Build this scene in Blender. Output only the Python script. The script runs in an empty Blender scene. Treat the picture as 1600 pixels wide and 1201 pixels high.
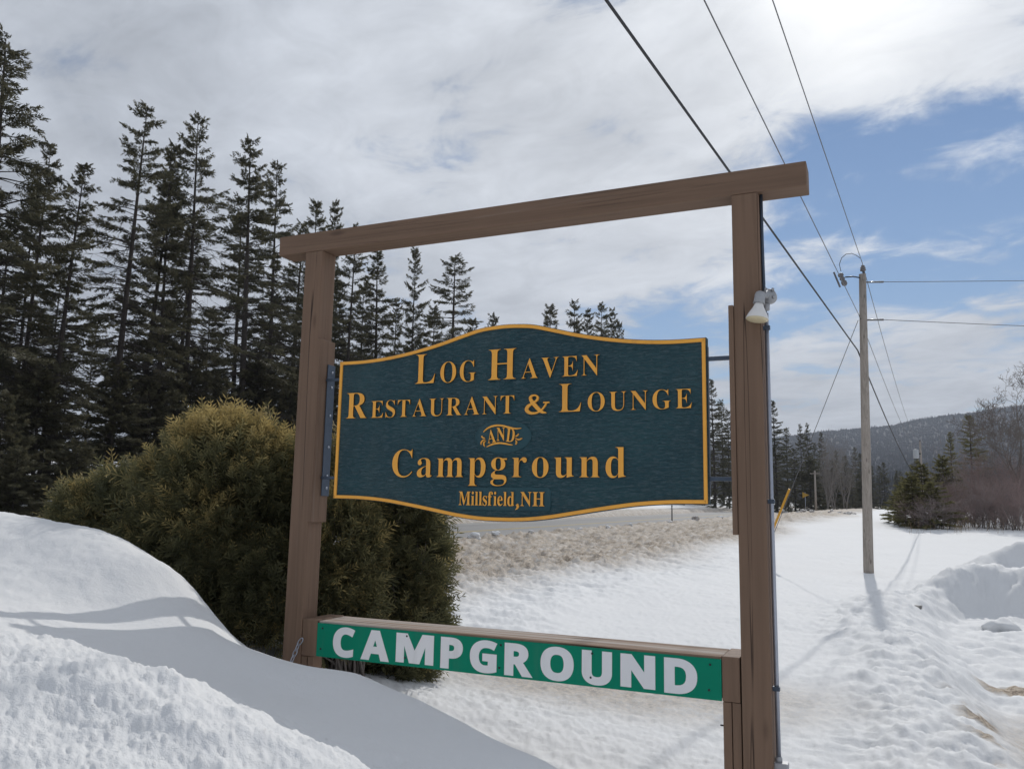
import bpy, bmesh, math, random
import numpy as np
from mathutils import Vector, Matrix

# ------------------------------------------------------------------ camera
F_PX, W_PX, H_PX = 1291.26, 1600.0, 1201.0
YAW, PITCH, ROLL = 0.4258, 0.1492, 0.0195
EYE = np.array([0.7016, -4.3734, 1.55])
_cy, _sy = math.cos(YAW), math.sin(YAW)
FWD = np.array([-_sy * math.cos(PITCH), _cy * math.cos(PITCH), math.sin(PITCH)])
_r0 = np.array([_cy, _sy, 0.0]); _u0 = np.cross(_r0, FWD)
RT = math.cos(ROLL) * _r0 + math.sin(ROLL) * _u0
UP = -math.sin(ROLL) * _r0 + math.cos(ROLL) * _u0

scene = bpy.context.scene
COL = scene.collection
cam = bpy.data.cameras.new("camera"); cam_o = bpy.data.objects.new("camera", cam); COL.objects.link(cam_o)
cam.sensor_width = 36.0; cam.lens = 36.0 * F_PX / W_PX
cam.clip_start = 0.05; cam.clip_end = 12000.0
M = Matrix(((RT[0], UP[0], -FWD[0], EYE[0]), (RT[1], UP[1], -FWD[1], EYE[1]), (RT[2], UP[2], -FWD[2], EYE[2]), (0, 0, 0, 1)))
cam_o.matrix_world = M
scene.camera = cam_o

def ray(px, py): return FWD + (px - W_PX / 2) / F_PX * RT - (py - H_PX / 2) / F_PX * UP
def at(px, py, d): return EYE + d * ray(px, py)
def on_y(px, py, y):
    v = ray(px, py); return EYE + v * ((y - EYE[1]) / v[1])
def on_x(px, py, x):
    v = ray(px, py); return EYE + v * ((x - EYE[0]) / v[0])

# ------------------------------------------------------------------ sun, sky, exposure
SUN_EL = math.radians(33.4); SUN_AZ = math.radians(-1.1)          # azimuth from +Y towards +X
SUN_DIR = np.array([math.sin(SUN_AZ) * math.cos(SUN_EL), math.cos(SUN_AZ) * math.cos(SUN_EL), math.sin(SUN_EL)])
sun = bpy.data.lights.new("sun", "SUN"); sun.energy = 2.35; sun.angle = math.radians(0.6); sun.color = (1.0, 0.965, 0.91)
sun_o = bpy.data.objects.new("sun", sun); COL.objects.link(sun_o)
sun_o.rotation_euler = Vector(SUN_DIR).to_track_quat("Z", "Y").to_euler()
sun_o.location = (0, 0, 60)

scene.view_settings.view_transform = "Standard"
scene.view_settings.look = "None"
scene.view_settings.exposure = 0.0
scene.view_settings.gamma = 1.0
scene.view_settings.use_curve_mapping = False

HAZE_D = 0.00021                                                # haze density per metre

class NT:
    """tiny helper round a node tree"""
    def __init__(s, tree): s.t = tree; s.n = tree.nodes; s.l = tree.links
    def put(s, sock, v):
        if v is None: return
        if isinstance(v, bpy.types.NodeSocket): s.l.new(v, sock)
        else:
            if isinstance(v, (tuple, list)) and len(v) == 3 and sock.type == "RGBA": v = (*v, 1.0)
            sock.default_value = v
    def m(s, op, a, b=None, c=None, clamp=False):
        k = s.n.new("ShaderNodeMath"); k.operation = op; k.use_clamp = clamp
        s.put(k.inputs[0], a); s.put(k.inputs[1], b); s.put(k.inputs[2], c)
        return k.outputs[0]
    def vm(s, op, a, b=None, scale=None):
        k = s.n.new("ShaderNodeVectorMath"); k.operation = op
        s.put(k.inputs[0], a); s.put(k.inputs[1], b)
        if scale is not None: s.put(k.inputs["Scale"], scale)
        return k.outputs["Value"] if op in ("DOT_PRODUCT", "LENGTH") else k.outputs["Vector"]
    def noise(s, vec, scale, detail=4.0, rough=0.5, dist=0.0):
        k = s.n.new("ShaderNodeTexNoise")
        s.put(k.inputs["Vector"], vec); s.put(k.inputs["Scale"], scale); s.put(k.inputs["Detail"], detail)
        s.put(k.inputs["Roughness"], rough); s.put(k.inputs["Distortion"], dist)
        return k.outputs["Fac"]
    def smooth(s, v, a, b, c=0.0, d=1.0):
        k = s.n.new("ShaderNodeMapRange"); k.interpolation_type = "SMOOTHSTEP"; k.clamp = True
        s.put(k.inputs["Value"], v); s.put(k.inputs["From Min"], a); s.put(k.inputs["From Max"], b)
        s.put(k.inputs["To Min"], c); s.put(k.inputs["To Max"], d)
        return k.outputs["Result"]
    def mix(s, f, a, b, blend="MIX"):
        k = s.n.new("ShaderNodeMix"); k.data_type = "RGBA"; k.blend_type = blend
        s.put(k.inputs[0], f); s.put(k.inputs[6], a); s.put(k.inputs[7], b)
        return k.outputs[2]
    def mapping(s, vec, scale=(1, 1, 1), loc=(0, 0, 0), rot=(0, 0, 0)):
        k = s.n.new("ShaderNodeMapping")
        s.put(k.inputs["Vector"], vec); k.inputs["Scale"].default_value = scale
        k.inputs["Location"].default_value = loc; k.inputs["Rotation"].default_value = rot
        return k.outputs["Vector"]
    def coord(s, which):
        k = s.n.new("ShaderNodeTexCoord"); return k.outputs[which]
    def combine(s, x, y, z=0.0):
        k = s.n.new("ShaderNodeCombineXYZ"); s.put(k.inputs[0], x); s.put(k.inputs[1], y); s.put(k.inputs[2], z)
        return k.outputs[0]
    def sep(s, v):
        k = s.n.new("ShaderNodeSeparateXYZ"); s.put(k.inputs[0], v); return k.outputs

def unit(v): v = np.asarray(v, float); return v / np.linalg.norm(v)

world = bpy.data.worlds.new("World"); scene.world = world; world.use_nodes = True
wt = NT(world.node_tree)
for n in list(wt.n): wt.n.remove(n)
sky = wt.n.new("ShaderNodeTexSky"); sky.sky_type = "NISHITA"; sky.sun_disc = False
sky.sun_elevation = SUN_EL; sky.sun_rotation = SUN_AZ; sky.air_density = 1.0; sky.dust_density = 0.0; sky.ozone_density = 3.0; sky.altitude = 400
bg_sky = wt.n.new("ShaderNodeBackground"); bg_sky.inputs["Strength"].default_value = 0.092
wt.l.new(sky.outputs[0], bg_sky.inputs["Color"])
dirv = wt.vm("NORMALIZE", wt.coord("Generated"))
dx, dy, dz = wt.sep(dirv)[:3]
zz = wt.m("ADD", wt.m("MAXIMUM", dz, 0.0), 0.13)
uvw = wt.combine(wt.m("DIVIDE", dx, zz), wt.m("DIVIDE", dy, zz), 0.0)
warp = wt.mapping(uvw, (1.1, 1.1, 1.0), (3.1, 1.7, 0.0), (0, 0, 0.35))
n_big = wt.noise(warp, 0.55, 3.0, 0.5, 0.2)
n_med = wt.noise(warp, 1.9, 10.0, 0.60, 0.45)
streak = wt.mapping(warp, (0.95, 1.25, 1.0), (0, 0, 0), (0, 0, 0.25))
n_fine = wt.noise(streak, 5.0, 9.0, 0.64, 0.8)
n_str = wt.noise(wt.mapping(streak, (1, 1, 1), (4.4, 2.2, 0)), 2.3, 9.0, 0.58, 0.5)
# openings in the cloud: soft lobes about the directions where the blue shows
gap = None
for px, py, sig, amp in ((1290, 345, 3.2, .70), (1390, 325, 3.4, .85), (1490, 285, 2.8, .75), (1590, 330, 3.2, .80), (1480, 365, 3.0, .7), (1680, 320, 3.8, .8),
                         (1225, 405, 2.6, .62), (1130, 480, 2.4, .62), (1030, 510, 2.6, .66), (920, 500, 2.0, .45), (1010, 565, 2.4, .35), (1560, 600, 2.2, .40), (1250, 545, 2.6, .42), (1420, 450, 2.6, .40),
                         (1560, 200, 2.2, .35), (1330, 230, 2.4, .30), (640, 330, 4.0, .16)):
    d = unit(ray(px, py)); s2 = math.radians(sig) ** 2
    g = wt.m("MULTIPLY", wt.m("EXPONENT", wt.m("MULTIPLY", wt.m("SUBTRACT", wt.vm("DOT_PRODUCT", dirv, tuple(d)), 1.0), 1.0 / s2)), amp)
    gap = g if gap is None else wt.m("ADD", gap, g)
gap = wt.m("MINIMUM", gap, 1.05)
cover = wt.m("ADD", wt.m("MULTIPLY", n_big, 0.30), wt.m("ADD", wt.m("MULTIPLY", n_med, 1.35), wt.m("ADD", wt.m("MULTIPLY", n_fine, 0.75), wt.m("MULTIPLY", n_str, 0.75))))
cover = wt.m("SUBTRACT", wt.m("SUBTRACT", cover, 0.64), wt.m("MULTIPLY", gap, 0.52))
alpha = wt.smooth(cover, 0.36, 0.80)
sdot = wt.m("MAXIMUM", wt.vm("DOT_PRODUCT", dirv, tuple(SUN_DIR)), 0.0)
glow = wt.m("ADD", wt.m("MULTIPLY", wt.m("POWER", sdot, 5.0), 0.36), wt.m("ADD", wt.m("MULTIPLY", wt.m("POWER", sdot, 40.0), 0.10), wt.m("MULTIPLY", wt.m("POWER", sdot, 220.0), 0.42)))
bright = wt.m("ADD", 0.515, wt.m("MULTIPLY", wt.m("SUBTRACT", wt.noise(warp, 1.15, 8.0, 0.55, 0.25), 0.5), 0.50))
bright = wt.m("ADD", bright, wt.m("ADD", wt.m("MULTIPLY", wt.m("SUBTRACT", n_fine, 0.5), 0.34), wt.m("MULTIPLY", wt.m("SUBTRACT", n_str, 0.5), 0.50)))
bright = wt.m("MAXIMUM", wt.m("ADD", bright, glow), 0.12)
ctint = wt.mix(wt.m("MINIMUM", wt.m("ADD", glow, wt.m("MULTIPLY", n_str, 0.3)), 1.0), (0.90, 0.985, 1.13), (1.0, 1.0, 0.985))
cc = wt.vm("SCALE", ctint, scale=bright)
bg_cl = wt.n.new("ShaderNodeBackground"); wt.l.new(cc, bg_cl.inputs["Color"]); bg_cl.inputs["Strength"].default_value = 1.0
mixs = wt.n.new("ShaderNodeMixShader")
wt.l.new(alpha, mixs.inputs[0]); wt.l.new(bg_sky.outputs[0], mixs.inputs[1]); wt.l.new(bg_cl.outputs[0], mixs.inputs[2])
wo = wt.n.new("ShaderNodeOutputWorld"); wt.l.new(mixs.outputs[0], wo.inputs[0])

# ------------------------------------------------------------------ object helpers
def tag(o, label=None, cat=None, group=None, kind=None):
    if label: o["label"] = label
    if cat: o["category"] = cat
    if group: o["group"] = group
    if kind: o["kind"] = kind
    return o

def empty(name, loc, label, cat, group=None, rz=0.0, scale=None):
    o = bpy.data.objects.new(name, None); COL.objects.link(o)
    o.location = tuple(loc); o.rotation_euler = (0, 0, rz)
    if scale is not None: o.scale = scale
    o.empty_display_size = 0.2
    return tag(o, label, cat, group)

def link(name, mesh, mat=None, parent=None):
    """a mesh object; geometry of a child is given in world space and re-based on an unrotated parent"""
    o = bpy.data.objects.new(name, mesh); COL.objects.link(o)
    if mat and not mesh.materials: mesh.materials.append(mat)
    if parent: o.parent = parent
    return o

def part(name, mesh, mat, parent):
    o = link(name, mesh, mat, parent)
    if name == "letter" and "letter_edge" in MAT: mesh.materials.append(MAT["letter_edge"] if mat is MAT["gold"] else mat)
    p = parent; off = Vector((0, 0, 0))
    while p: off += p.location; p = p.parent
    o.location = -off
    return o

def mesh_np(name, V, faces, smooth=False, tint=None, tint_name="tint"):
    """faces: list of int arrays (n,k)"""
    me = bpy.data.meshes.new(name)
    V = np.asarray(V, np.float32)
    me.vertices.add(len(V)); me.vertices.foreach_set("co", V.ravel())
    loops = np.concatenate([f.ravel() for f in faces]).astype(np.int32)
    tot = np.concatenate([np.full(len(f), f.shape[1], np.int32) for f in faces])
    st = np.concatenate([[0], np.cumsum(tot)[:-1]]).astype(np.int32)
    me.loops.add(len(loops)); me.loops.foreach_set("vertex_index", loops)
    me.polygons.add(len(tot)); me.polygons.foreach_set("loop_start", st); me.polygons.foreach_set("loop_total", tot)
    me.polygons.foreach_set("use_smooth", np.full(len(tot), smooth))
    if tint is not None:
        a = me.attributes.new(tint_name, "FLOAT", "POINT"); a.data.foreach_set("value", np.asarray(tint, np.float32).ravel())
    me.update(calc_edges=True); me.validate()
    return me

def bm_mesh(name, bm, smooth=False):
    me = bpy.data.meshes.new(name); bm.normal_update()
    for f in bm.faces: f.smooth = smooth
    bm.to_mesh(me); bm.free(); return me

def box_mesh(name, x0, x1, y0, y1, z0, z1, bev=0.004):
    bm = bmesh.new()
    r = bmesh.ops.create_cube(bm, size=1.0)
    for v in bm.verts:
        v.co = Vector((x0 + (v.co.x + .5) * (x1 - x0), y0 + (v.co.y + .5) * (y1 - y0), z0 + (v.co.z + .5) * (z1 - z0)))
    if bev: bmesh.ops.bevel(bm, geom=list(bm.edges), offset=bev, segments=2, affect="EDGES", profile=0.6)
    return bm_mesh(name, bm)

def tube_mesh(name, pts, rad, n=8, caps=True, smooth=True):
    pts = [np.asarray(p, float) for p in pts]
    rad = [rad] * len(pts) if np.isscalar(rad) else rad
    V = []; prev = None
    for i, p in enumerate(pts):
        t = unit(pts[min(i + 1, len(pts) - 1)] - pts[max(i - 1, 0)])
        if prev is None:
            a = np.cross(t, (0, 0, 1.0)); a = np.array([1.0, 0, 0]) if np.linalg.norm(a) < 1e-3 else unit(a)
        else:
            a = unit(prev - t * prev.dot(t))
        prev = a; b = np.cross(t, a)
        for k in range(n):
            c = 2 * math.pi * k / n; V.append(p + rad[i] * (math.cos(c) * a + math.sin(c) * b))
    Fq = []
    for i in range(len(pts) - 1):
        for k in range(n):
            Fq.append((i * n + k, i * n + (k + 1) % n, (i + 1) * n + (k + 1) % n, (i + 1) * n + k))
    faces = [np.array(Fq)]
    if caps: faces.append(np.array([list(range(n))[::-1], list(range((len(pts) - 1) * n, len(pts) * n))]))
    return mesh_np(name, np.array(V), faces, smooth)

def lathe_mesh(name, base, axis, prof, n=20):
    """prof: (distance along axis, radius)"""
    base = np.asarray(base, float); t = unit(axis)
    a = np.cross(t, (0, 0, 1.0)); a = np.array([1.0, 0, 0]) if np.linalg.norm(a) < 1e-3 else unit(a)
    b = np.cross(t, a); V = []
    for s, r in prof:
        for k in range(n):
            c = 2 * math.pi * k / n; V.append(base + s * t + r * (math.cos(c) * a + math.sin(c) * b))
    Fq = [(i * n + k, i * n + (k + 1) % n, (i + 1) * n + (k + 1) % n, (i + 1) * n + k) for i in range(len(prof) - 1) for k in range(n)]
    m = len(prof)
    return mesh_np(name, np.array(V), [np.array(Fq), np.array([list(range(n))[::-1], list(range((m - 1) * n, m * n))])], True)

def prisms(P0, P1, R0, R1, n=3):
    """many tapered open prisms at once -> verts, faces"""
    P0 = np.asarray(P0, float); P1 = np.asarray(P1, float); R0 = np.asarray(R0)[:, None]; R1 = np.asarray(R1)[:, None]
    t = P1 - P0; t /= np.linalg.norm(t, axis=1, keepdims=True) + 1e-9
    ref = np.where(np.abs(t[:, 2:3]) > 0.9, np.array([[1.0, 0, 0]]), np.array([[0, 0, 1.0]]))
    a = np.cross(t, ref); a /= np.linalg.norm(a, axis=1, keepdims=True) + 1e-9
    b = np.cross(t, a); N = len(P0)
    V = np.zeros((N, 2 * n, 3))
    for k in range(n):
        c = 2 * math.pi * k / n; o = math.cos(c) * a + math.sin(c) * b
        V[:, k] = P0 + R0 * o; V[:, n + k] = P1 + R1 * o
    base = (np.arange(N) * 2 * n)[:, None, None]
    q = np.array([[k, (k + 1) % n, n + (k + 1) % n, n + k] for k in range(n)])[None]
    return V.reshape(-1, 3), (base + q).reshape(-1, 4)

# ------------------------------------------------------------------ materials
def new_mat(name):
    m = bpy.data.materials.new(name); m.use_nodes = True
    t = NT(m.node_tree); b = t.n["Principled BSDF"]
    return m, t, b

def bump(t, b, h, strength=0.5, dist=0.01):
    k = t.n.new("ShaderNodeBump"); k.inputs["Strength"].default_value = strength; k.inputs["Distance"].default_value = dist
    t.put(k.inputs["Height"], h); t.l.new(k.outputs[0], b.inputs["Normal"])

def plain(name, col, rough=0.5, metal=0.0, var=0.12, scale=30.0):
    m, t, b = new_mat(name)
    n = t.noise(t.coord("Object"), scale, 5.0, 0.6)
    dark = tuple(c * (1 - var * 2) for c in col); light = tuple(min(1, c * (1 + var)) for c in col)
    t.put(b.inputs["Base Color"], t.mix(n, dark, light)); b.inputs["Roughness"].default_value = rough; b.inputs["Metallic"].default_value = metal
    bump(t, b, n, 0.12, 0.002)
    return m

def wood(name, axis, col, dark, rough=0.7, crack=1.0, silver=0.0):
    m, t, b = new_mat(name)
    sc = {"x": (0.9, 26, 26), "z": (26, 26, 0.9)}[axis]; sc2 = {"x": (0.16, 9, 9), "z": (9, 9, 0.16)}[axis]
    sc3 = {"x": (2.0, 130, 130), "z": (130, 130, 2.0)}[axis]
    co = t.coord("Object")
    g = t.noise(t.mapping(co, sc), 1.0, 5.0, 0.6, 0.6)
    fine = t.noise(t.mapping(co, sc3), 1.0, 3.0, 0.6)
    broad = t.noise(co, 1.6, 4.0, 0.55)
    ck = t.noise(t.mapping(co, sc2, (1.3, 4.1, 2.2)), 1.0, 2.0, 0.45, 0.25)
    line = t.smooth(t.m("ABSOLUTE", t.m("SUBTRACT", ck, 0.5)), 0.0, 0.008, 1.0, 0.0)
    mask = t.smooth(t.noise(t.mapping(co, (1.2, 1.2, 1.2), (7, 3, 9)), 1.0, 2.0), 0.40, 0.52)
    line = t.m("MULTIPLY", t.m("MULTIPLY", line, mask), crack)
    c = t.mix(t.smooth(g, 0.3, 0.7), tuple(x * 0.86 for x in col), tuple(min(1, x * 1.10) for x in col))
    c = t.mix(t.m("MULTIPLY", t.smooth(broad, 0.35, 0.75), 0.35), c, tuple(x * 1.18 for x in col))
    if silver:
        sv = t.smooth(t.noise(t.mapping(co, sc, (3, 1, 5)), 0.6, 4.0, 0.6, 1.0), 0.42, 0.58)
        c = t.mix(t.m("MULTIPLY", sv, silver), c, (0.42, 0.37, 0.33))
    vk = t.n.new("ShaderNodeTexVoronoi"); vk.inputs["Scale"].default_value = 1.0
    t.put(vk.inputs["Vector"], t.mapping(co, {"x": (1.7, 5.5, 5.5), "z": (5.5, 5.5, 1.7)}[axis]))
    kn = t.smooth(vk.outputs["Distance"], 0.05, 0.16, 1.0, 0.0)
    c = t.mix(t.m("MULTIPLY", kn, 0.55), c, dark)
    wear = t.smooth(t.noise(t.mapping(co, sc, (2, 7, 1)), 0.35, 5.0, 0.7, 0.8), 0.60, 0.72)
    c = t.mix(t.m("MULTIPLY", wear, 0.28), c, (0.34, 0.28, 0.24))
    c = t.mix(line, c, dark)
    t.put(b.inputs["Base Color"], c); b.inputs["Roughness"].default_value = rough; b.inputs["Specular IOR Level"].default_value = 0.3
    h = t.m("SUBTRACT", t.m("ADD", t.m("MULTIPLY", g, 0.5), t.m("MULTIPLY", fine, 0.35)), t.m("MULTIPLY", line, 1.6))
    bump(t, b, h, 0.55, 0.004)
    return m

MAT = {}
MAT["wood_z"] = wood("brown_stained_post_wood", "z", (0.185, 0.118, 0.080), (0.03, 0.018, 0.013))
MAT["wood_x"] = wood("brown_stained_beam_wood", "x", (0.185, 0.118, 0.080), (0.05, 0.032, 0.024), 0.7, 0.35)
MAT["wood_old"] = wood("weathered_rail_wood", "x", (0.25, 0.17, 0.12), (0.05, 0.03, 0.02), 0.85, 1.0, 0.9)
MAT["pole_wood"] = wood("weathered_pole_wood", "z", (0.31, 0.275, 0.24), (0.08, 0.065, 0.055), 0.9, 0.8, 0.6)
MAT["gold"] = plain("gold_sign_paint", (1.0, 0.45, 0.06), 0.40, 0.0, 0.06, 18)
MAT["green_sheet"] = plain("green_sign_sheet", (0.002, 0.225, 0.135), 0.45, 0.0, 0.07, 4)
MAT["green_sheet"].node_tree.nodes["Principled BSDF"].inputs["Specular IOR Level"].default_value = 0.12
MAT["white_vinyl"] = plain("white_vinyl_lettering", (0.80, 0.80, 0.82), 0.45, 0.0, 0.03, 8)
MAT["blue_steel"] = plain("blue_grey_painted_steel", (0.075, 0.10, 0.14), 0.45, 0.4, 0.15)
MAT["galv"] = plain("galvanised_conduit", (0.42, 0.45, 0.52), 0.38, 0.75, 0.10, 20)
MAT["cast_grey"] = plain("grey_cast_metal", (0.42, 0.43, 0.45), 0.55, 0.35, 0.15, 60)
MAT["bulb_white"] = plain("white_bulb_glass", (0.80, 0.79, 0.77), 0.25, 0.0, 0.03)
MAT["bulb_lens"] = plain("cream_bulb_lens", (0.72, 0.63, 0.42), 0.2, 0.0, 0.10, 60)
MAT["dark_metal"] = plain("dark_screw_metal", (0.03, 0.03, 0.035), 0.5, 0.5)
MAT["cable"] = plain("black_cable_sheath", (0.035, 0.037, 0.042), 0.6)
MAT["alu_wire"] = plain("grey_aluminium_wire", (0.16, 0.16, 0.17), 0.5, 0.4)
MAT["porcelain"] = plain("grey_porcelain", (0.16, 0.15, 0.15), 0.25)
MAT["yellow"] = plain("yellow_guard_plastic", (0.75, 0.37, 0.03), 0.5)
MAT["steel_can"] = plain("pale_grey_tank_paint", (0.42, 0.44, 0.46), 0.5)
MAT["sign_yellow"] = plain("yellow_road_sign", (0.45, 0.27, 0.04), 0.5)
MAT["black_print"] = plain("black_sign_print", (0.02, 0.02, 0.02), 0.5)

def grime(mat, col, amount):
    t = NT(mat.node_tree); b = t.n["Principled BSDF"]; co = t.coord("Object")
    src = b.inputs["Base Color"].links[0].from_socket
    st = t.smooth(t.noise(t.mapping(co, (7, 7, 1.1)), 1.0, 7.0, 0.68, 0.5), 0.50, 0.74)
    sp = t.smooth(t.noise(co, 34.0, 5.0, 0.7), 0.66, 0.74)
    f = t.m("MULTIPLY", t.m("MAXIMUM", st, sp), amount)
    t.l.new(t.mix(f, src, col), b.inputs["Base Color"])
grime(MAT["green_sheet"], (0.10, 0.17, 0.14), 0.16); grime(MAT["white_vinyl"], (0.42, 0.42, 0.40), 0.28); grime(MAT["gold"], (0.62, 0.27, 0.06), 0.45)
def board_mat(name, ripple):
    m, t, b = new_mat(name)
    co = t.coord("Object")
    rp = t.noise(t.mapping(co, (20, 20, 90)), 1.0, 4.0, 0.62, 0.8)
    rp2 = t.noise(t.mapping(co, (40, 40, 150), (5, 2, 1)), 1.0, 2.0, 0.5, 0.4)
    br = t.noise(co, 2.2, 5.0, 0.6)
    sp = t.smooth(t.noise(co, 160.0, 2.0, 0.5), 0.76, 0.80)
    c = t.mix(t.smooth(br, 0.35, 0.7), (0.018, 0.062, 0.080), (0.028, 0.086, 0.102))
    c = t.mix(t.m("MULTIPLY", t.smooth(rp, 0.42, 0.72), 0.8 * min(1, ripple + .1)), c, (0.080, 0.130, 0.150))
    c = t.mix(t.m("MULTIPLY", sp, 0.5), c, (0.22, 0.24, 0.25))
    c = t.mix(t.m("MULTIPLY", t.smooth(t.noise(t.mapping(co, (3.5, 3.5, .9)), 1.0, 7.0, 0.66, 0.6), 0.48, 0.75), 0.30), c, (0.085, 0.125, 0.125))
    t.put(b.inputs["Base Color"], c); b.inputs["Roughness"].default_value = 0.62; b.inputs["Specular IOR Level"].default_value = 0.35
    bump(t, b, t.m("ADD", rp, t.m("MULTIPLY", rp2, 0.4)), 1.0 * ripple, 0.02)
    return m
MAT["board"] = board_mat("dark_teal_carved_board", 1.0)
MAT["board_flat"] = board_mat("dark_teal_smooth_board", 0.06)

def snow_mat(name, dirt_on):
    m, t, b = new_mat(name)
    co = t.coord("Object")
    n1 = t.noise(co, 16.0, 6.0, 0.65); n2 = t.noise(co, 75.0, 4.0, 0.7); n3 = t.noise(co, 260.0, 2.0, 0.6)
    big = t.noise(co, 0.7, 5.0, 0.6)
    c = t.mix(big, (0.755, 0.765, 0.775), (0.815, 0.815, 0.815))
    a = t.n.new("ShaderNodeAttribute"); a.attribute_name = "dirt"; dv = a.outputs["Fac"]
    blot = t.noise(co, 2.0, 10.0, 0.74); speck = t.noise(co, 22.0, 5.0, 0.7)
    f = t.m("MULTIPLY", dv, t.smooth(t.m("ADD", t.m("MULTIPLY", blot, 0.65), t.m("MULTIPLY", speck, 0.45)), 0.27, 0.62), clamp=True)
    c = t.mix(f, c, t.mix(t.smooth(speck, .35, .62), (0.17, 0.13, 0.095), (0.52, 0.44, 0.35)))
    peb = t.m("MULTIPLY", t.smooth(t.noise(co, 40.0, 2.0, 0.5), 0.70, 0.76), t.m("MINIMUM", t.m("ADD", dv, 0.012), 1.0))
    c = t.mix(peb, c, (0.13, 0.105, 0.085))
    spk = t.smooth(t.noise(co, 21.0, 3.0, 0.6), 0.765, 0.79)
    c = t.mix(t.m("MULTIPLY", spk, 0.45), c, (0.16, 0.13, 0.10))
    t.put(b.inputs["Base Color"], c)
    b.inputs["Roughness"].default_value = 0.75; b.inputs["Specular IOR Level"].default_value = 0.12
    h = t.m("ADD", t.m("MULTIPLY", n1, 0.8), t.m("ADD", t.m("MULTIPLY", n2, 0.42), t.m("MULTIPLY", n3, 0.24)))
    bump(t, b, h, 0.45, 0.022)
    return m
MAT["snow"] = snow_mat("granular_snow", True)

m, t, b = new_mat("worn_asphalt"); MAT["asphalt"] = m
co = t.coord("Object")
t.put(b.inputs["Base Color"], t.mix(t.noise(t.mapping(co, (1, .08, 1)), 1.2, 6.0, .6), (0.19, 0.19, 0.195), (0.30, 0.295, 0.29))); b.inputs["Roughness"].default_value = 0.8
bump(t, b, t.noise(co, 60, 3), 0.3, 0.01)
MAT["road_yellow"] = plain("faded_yellow_paint", (0.45, 0.33, 0.10), 0.7)
MAT["road_white"] = plain("faded_white_paint", (0.62, 0.61, 0.58), 0.7)

def leaf_mat(name, dark, light, trans=0.25, tip=None):
    m, t, b = new_mat(name)
    a = t.n.new("ShaderNodeAttribute"); a.attribute_name = "tint"
    f = a.outputs["Fac"]
    c = t.mix(t.m("MINIMUM", f, 1.0), dark, light)
    if tip: c = t.mix(t.smooth(f, 1.0, 2.0), c, tip)
    t.put(b.inputs["Base Color"], c); b.inputs["Roughness"].default_value = 0.65; b.inputs["Specular IOR Level"].default_value = 0.25
    tr = t.n.new("ShaderNodeBsdfTranslucent"); t.l.new(c, tr.inputs[0])
    mx = t.n.new("ShaderNodeMixShader"); mx.inputs[0].default_value = trans
    t.l.new(b.outputs[0], mx.inputs[1]); t.l.new(tr.outputs[0], mx.inputs[2])
    t.l.new(mx.outputs[0], t.n["Material Output"].inputs[0])
    return m
MAT["spruce"] = leaf_mat("spruce_needles", (0.062, 0.064, 0.042), (0.160, 0.148, 0.090), 0.24)
MAT["spruce_olive"] = leaf_mat("olive_spruce_needles", (0.11, 0.11, 0.05), (0.26, 0.24, 0.11), 0.45)
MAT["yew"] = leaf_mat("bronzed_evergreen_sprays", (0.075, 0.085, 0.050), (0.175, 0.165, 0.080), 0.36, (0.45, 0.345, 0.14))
MAT["bark"] = plain("dark_spruce_bark", (0.060, 0.050, 0.044), 0.9, 0, 0.3, 9)
MAT["grey_bark"] = plain("grey_brown_bark", (0.22, 0.19, 0.17), 0.9, 0, 0.25, 12)
MAT["twig"] = plain("purple_grey_twigs", (0.33, 0.275, 0.26), 0.9, 0, 0.25, 4)
MAT["twig_red"] = plain("reddish_brown_twigs", (0.34, 0.25, 0.23), 0.9, 0, 0.25, 4)
MAT["pale_bark"] = plain("pale_birch_bark", (0.26, 0.235, 0.215), 0.9, 0, 0.25, 4)
MAT["weed"] = plain("dry_straw_stems", (0.30, 0.22, 0.13), 0.9)
MAT["hill_far"] = leaf_mat("far_hillside_trees", (0.030, 0.038, 0.042), (0.078, 0.068, 0.078), 0.0)
m, t, b = new_mat("leafless_hillside"); MAT["hill"] = m
co = t.coord("Object")
hn = t.noise(t.mapping(co, (1, 1, 2.2)), 0.012, 8.0, 0.62); hf = t.noise(co, 0.10, 5.0, 0.7)
hc = t.mix(t.smooth(hn, 0.38, 0.62), (0.036, 0.044, 0.050), (0.090, 0.080, 0.088))
t.put(b.inputs["Base Color"], t.mix(t.smooth(hf, 0.4, 0.75), hc, (0.085, 0.080, 0.088))); b.inputs["Roughness"].default_value = 0.95
bump(t, b, hf, 0.6, 3.0)

# ------------------------------------------------------------------ terrain
_rng = np.random.RandomState(5)
_perm = np.concatenate([_rng.permutation(256)] * 3)
_grad = np.stack([np.cos(np.arange(256) * 2 * np.pi / 256), np.sin(np.arange(256) * 2 * np.pi / 256)], 1)
def perlin(x, y):
    xi = np.floor(x).astype(int); yi = np.floor(y).astype(int); xf = x - xi; yf = y - yi
    u = xf ** 3 * (xf * (xf * 6 - 15) + 10); v = yf ** 3 * (yf * (yf * 6 - 15) + 10)
    def g(ix, iy, fx, fy):
        h = _perm[(_perm[ix & 255] + (iy & 255))]; q = _grad[(h * 37) & 255]
        return q[..., 0] * fx + q[..., 1] * fy
    a = g(xi, yi, xf, yf); b_ = g(xi + 1, yi, xf - 1, yf); c = g(xi, yi + 1, xf, yf - 1); d = g(xi + 1, yi + 1, xf - 1, yf - 1)
    return (a + u * (b_ - a)) * (1 - v) + (c + u * (d - c)) * v
def fbm(x, y, f, o=4, rough=0.5, seed=0.0):
    s = 0; a = 1.0
    for i in range(o):
        s = s + a * perlin(x * f + seed + 17.3 * i, y * f + 9.1 * i - seed); a *= rough; f *= 2.03
    return s
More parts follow.
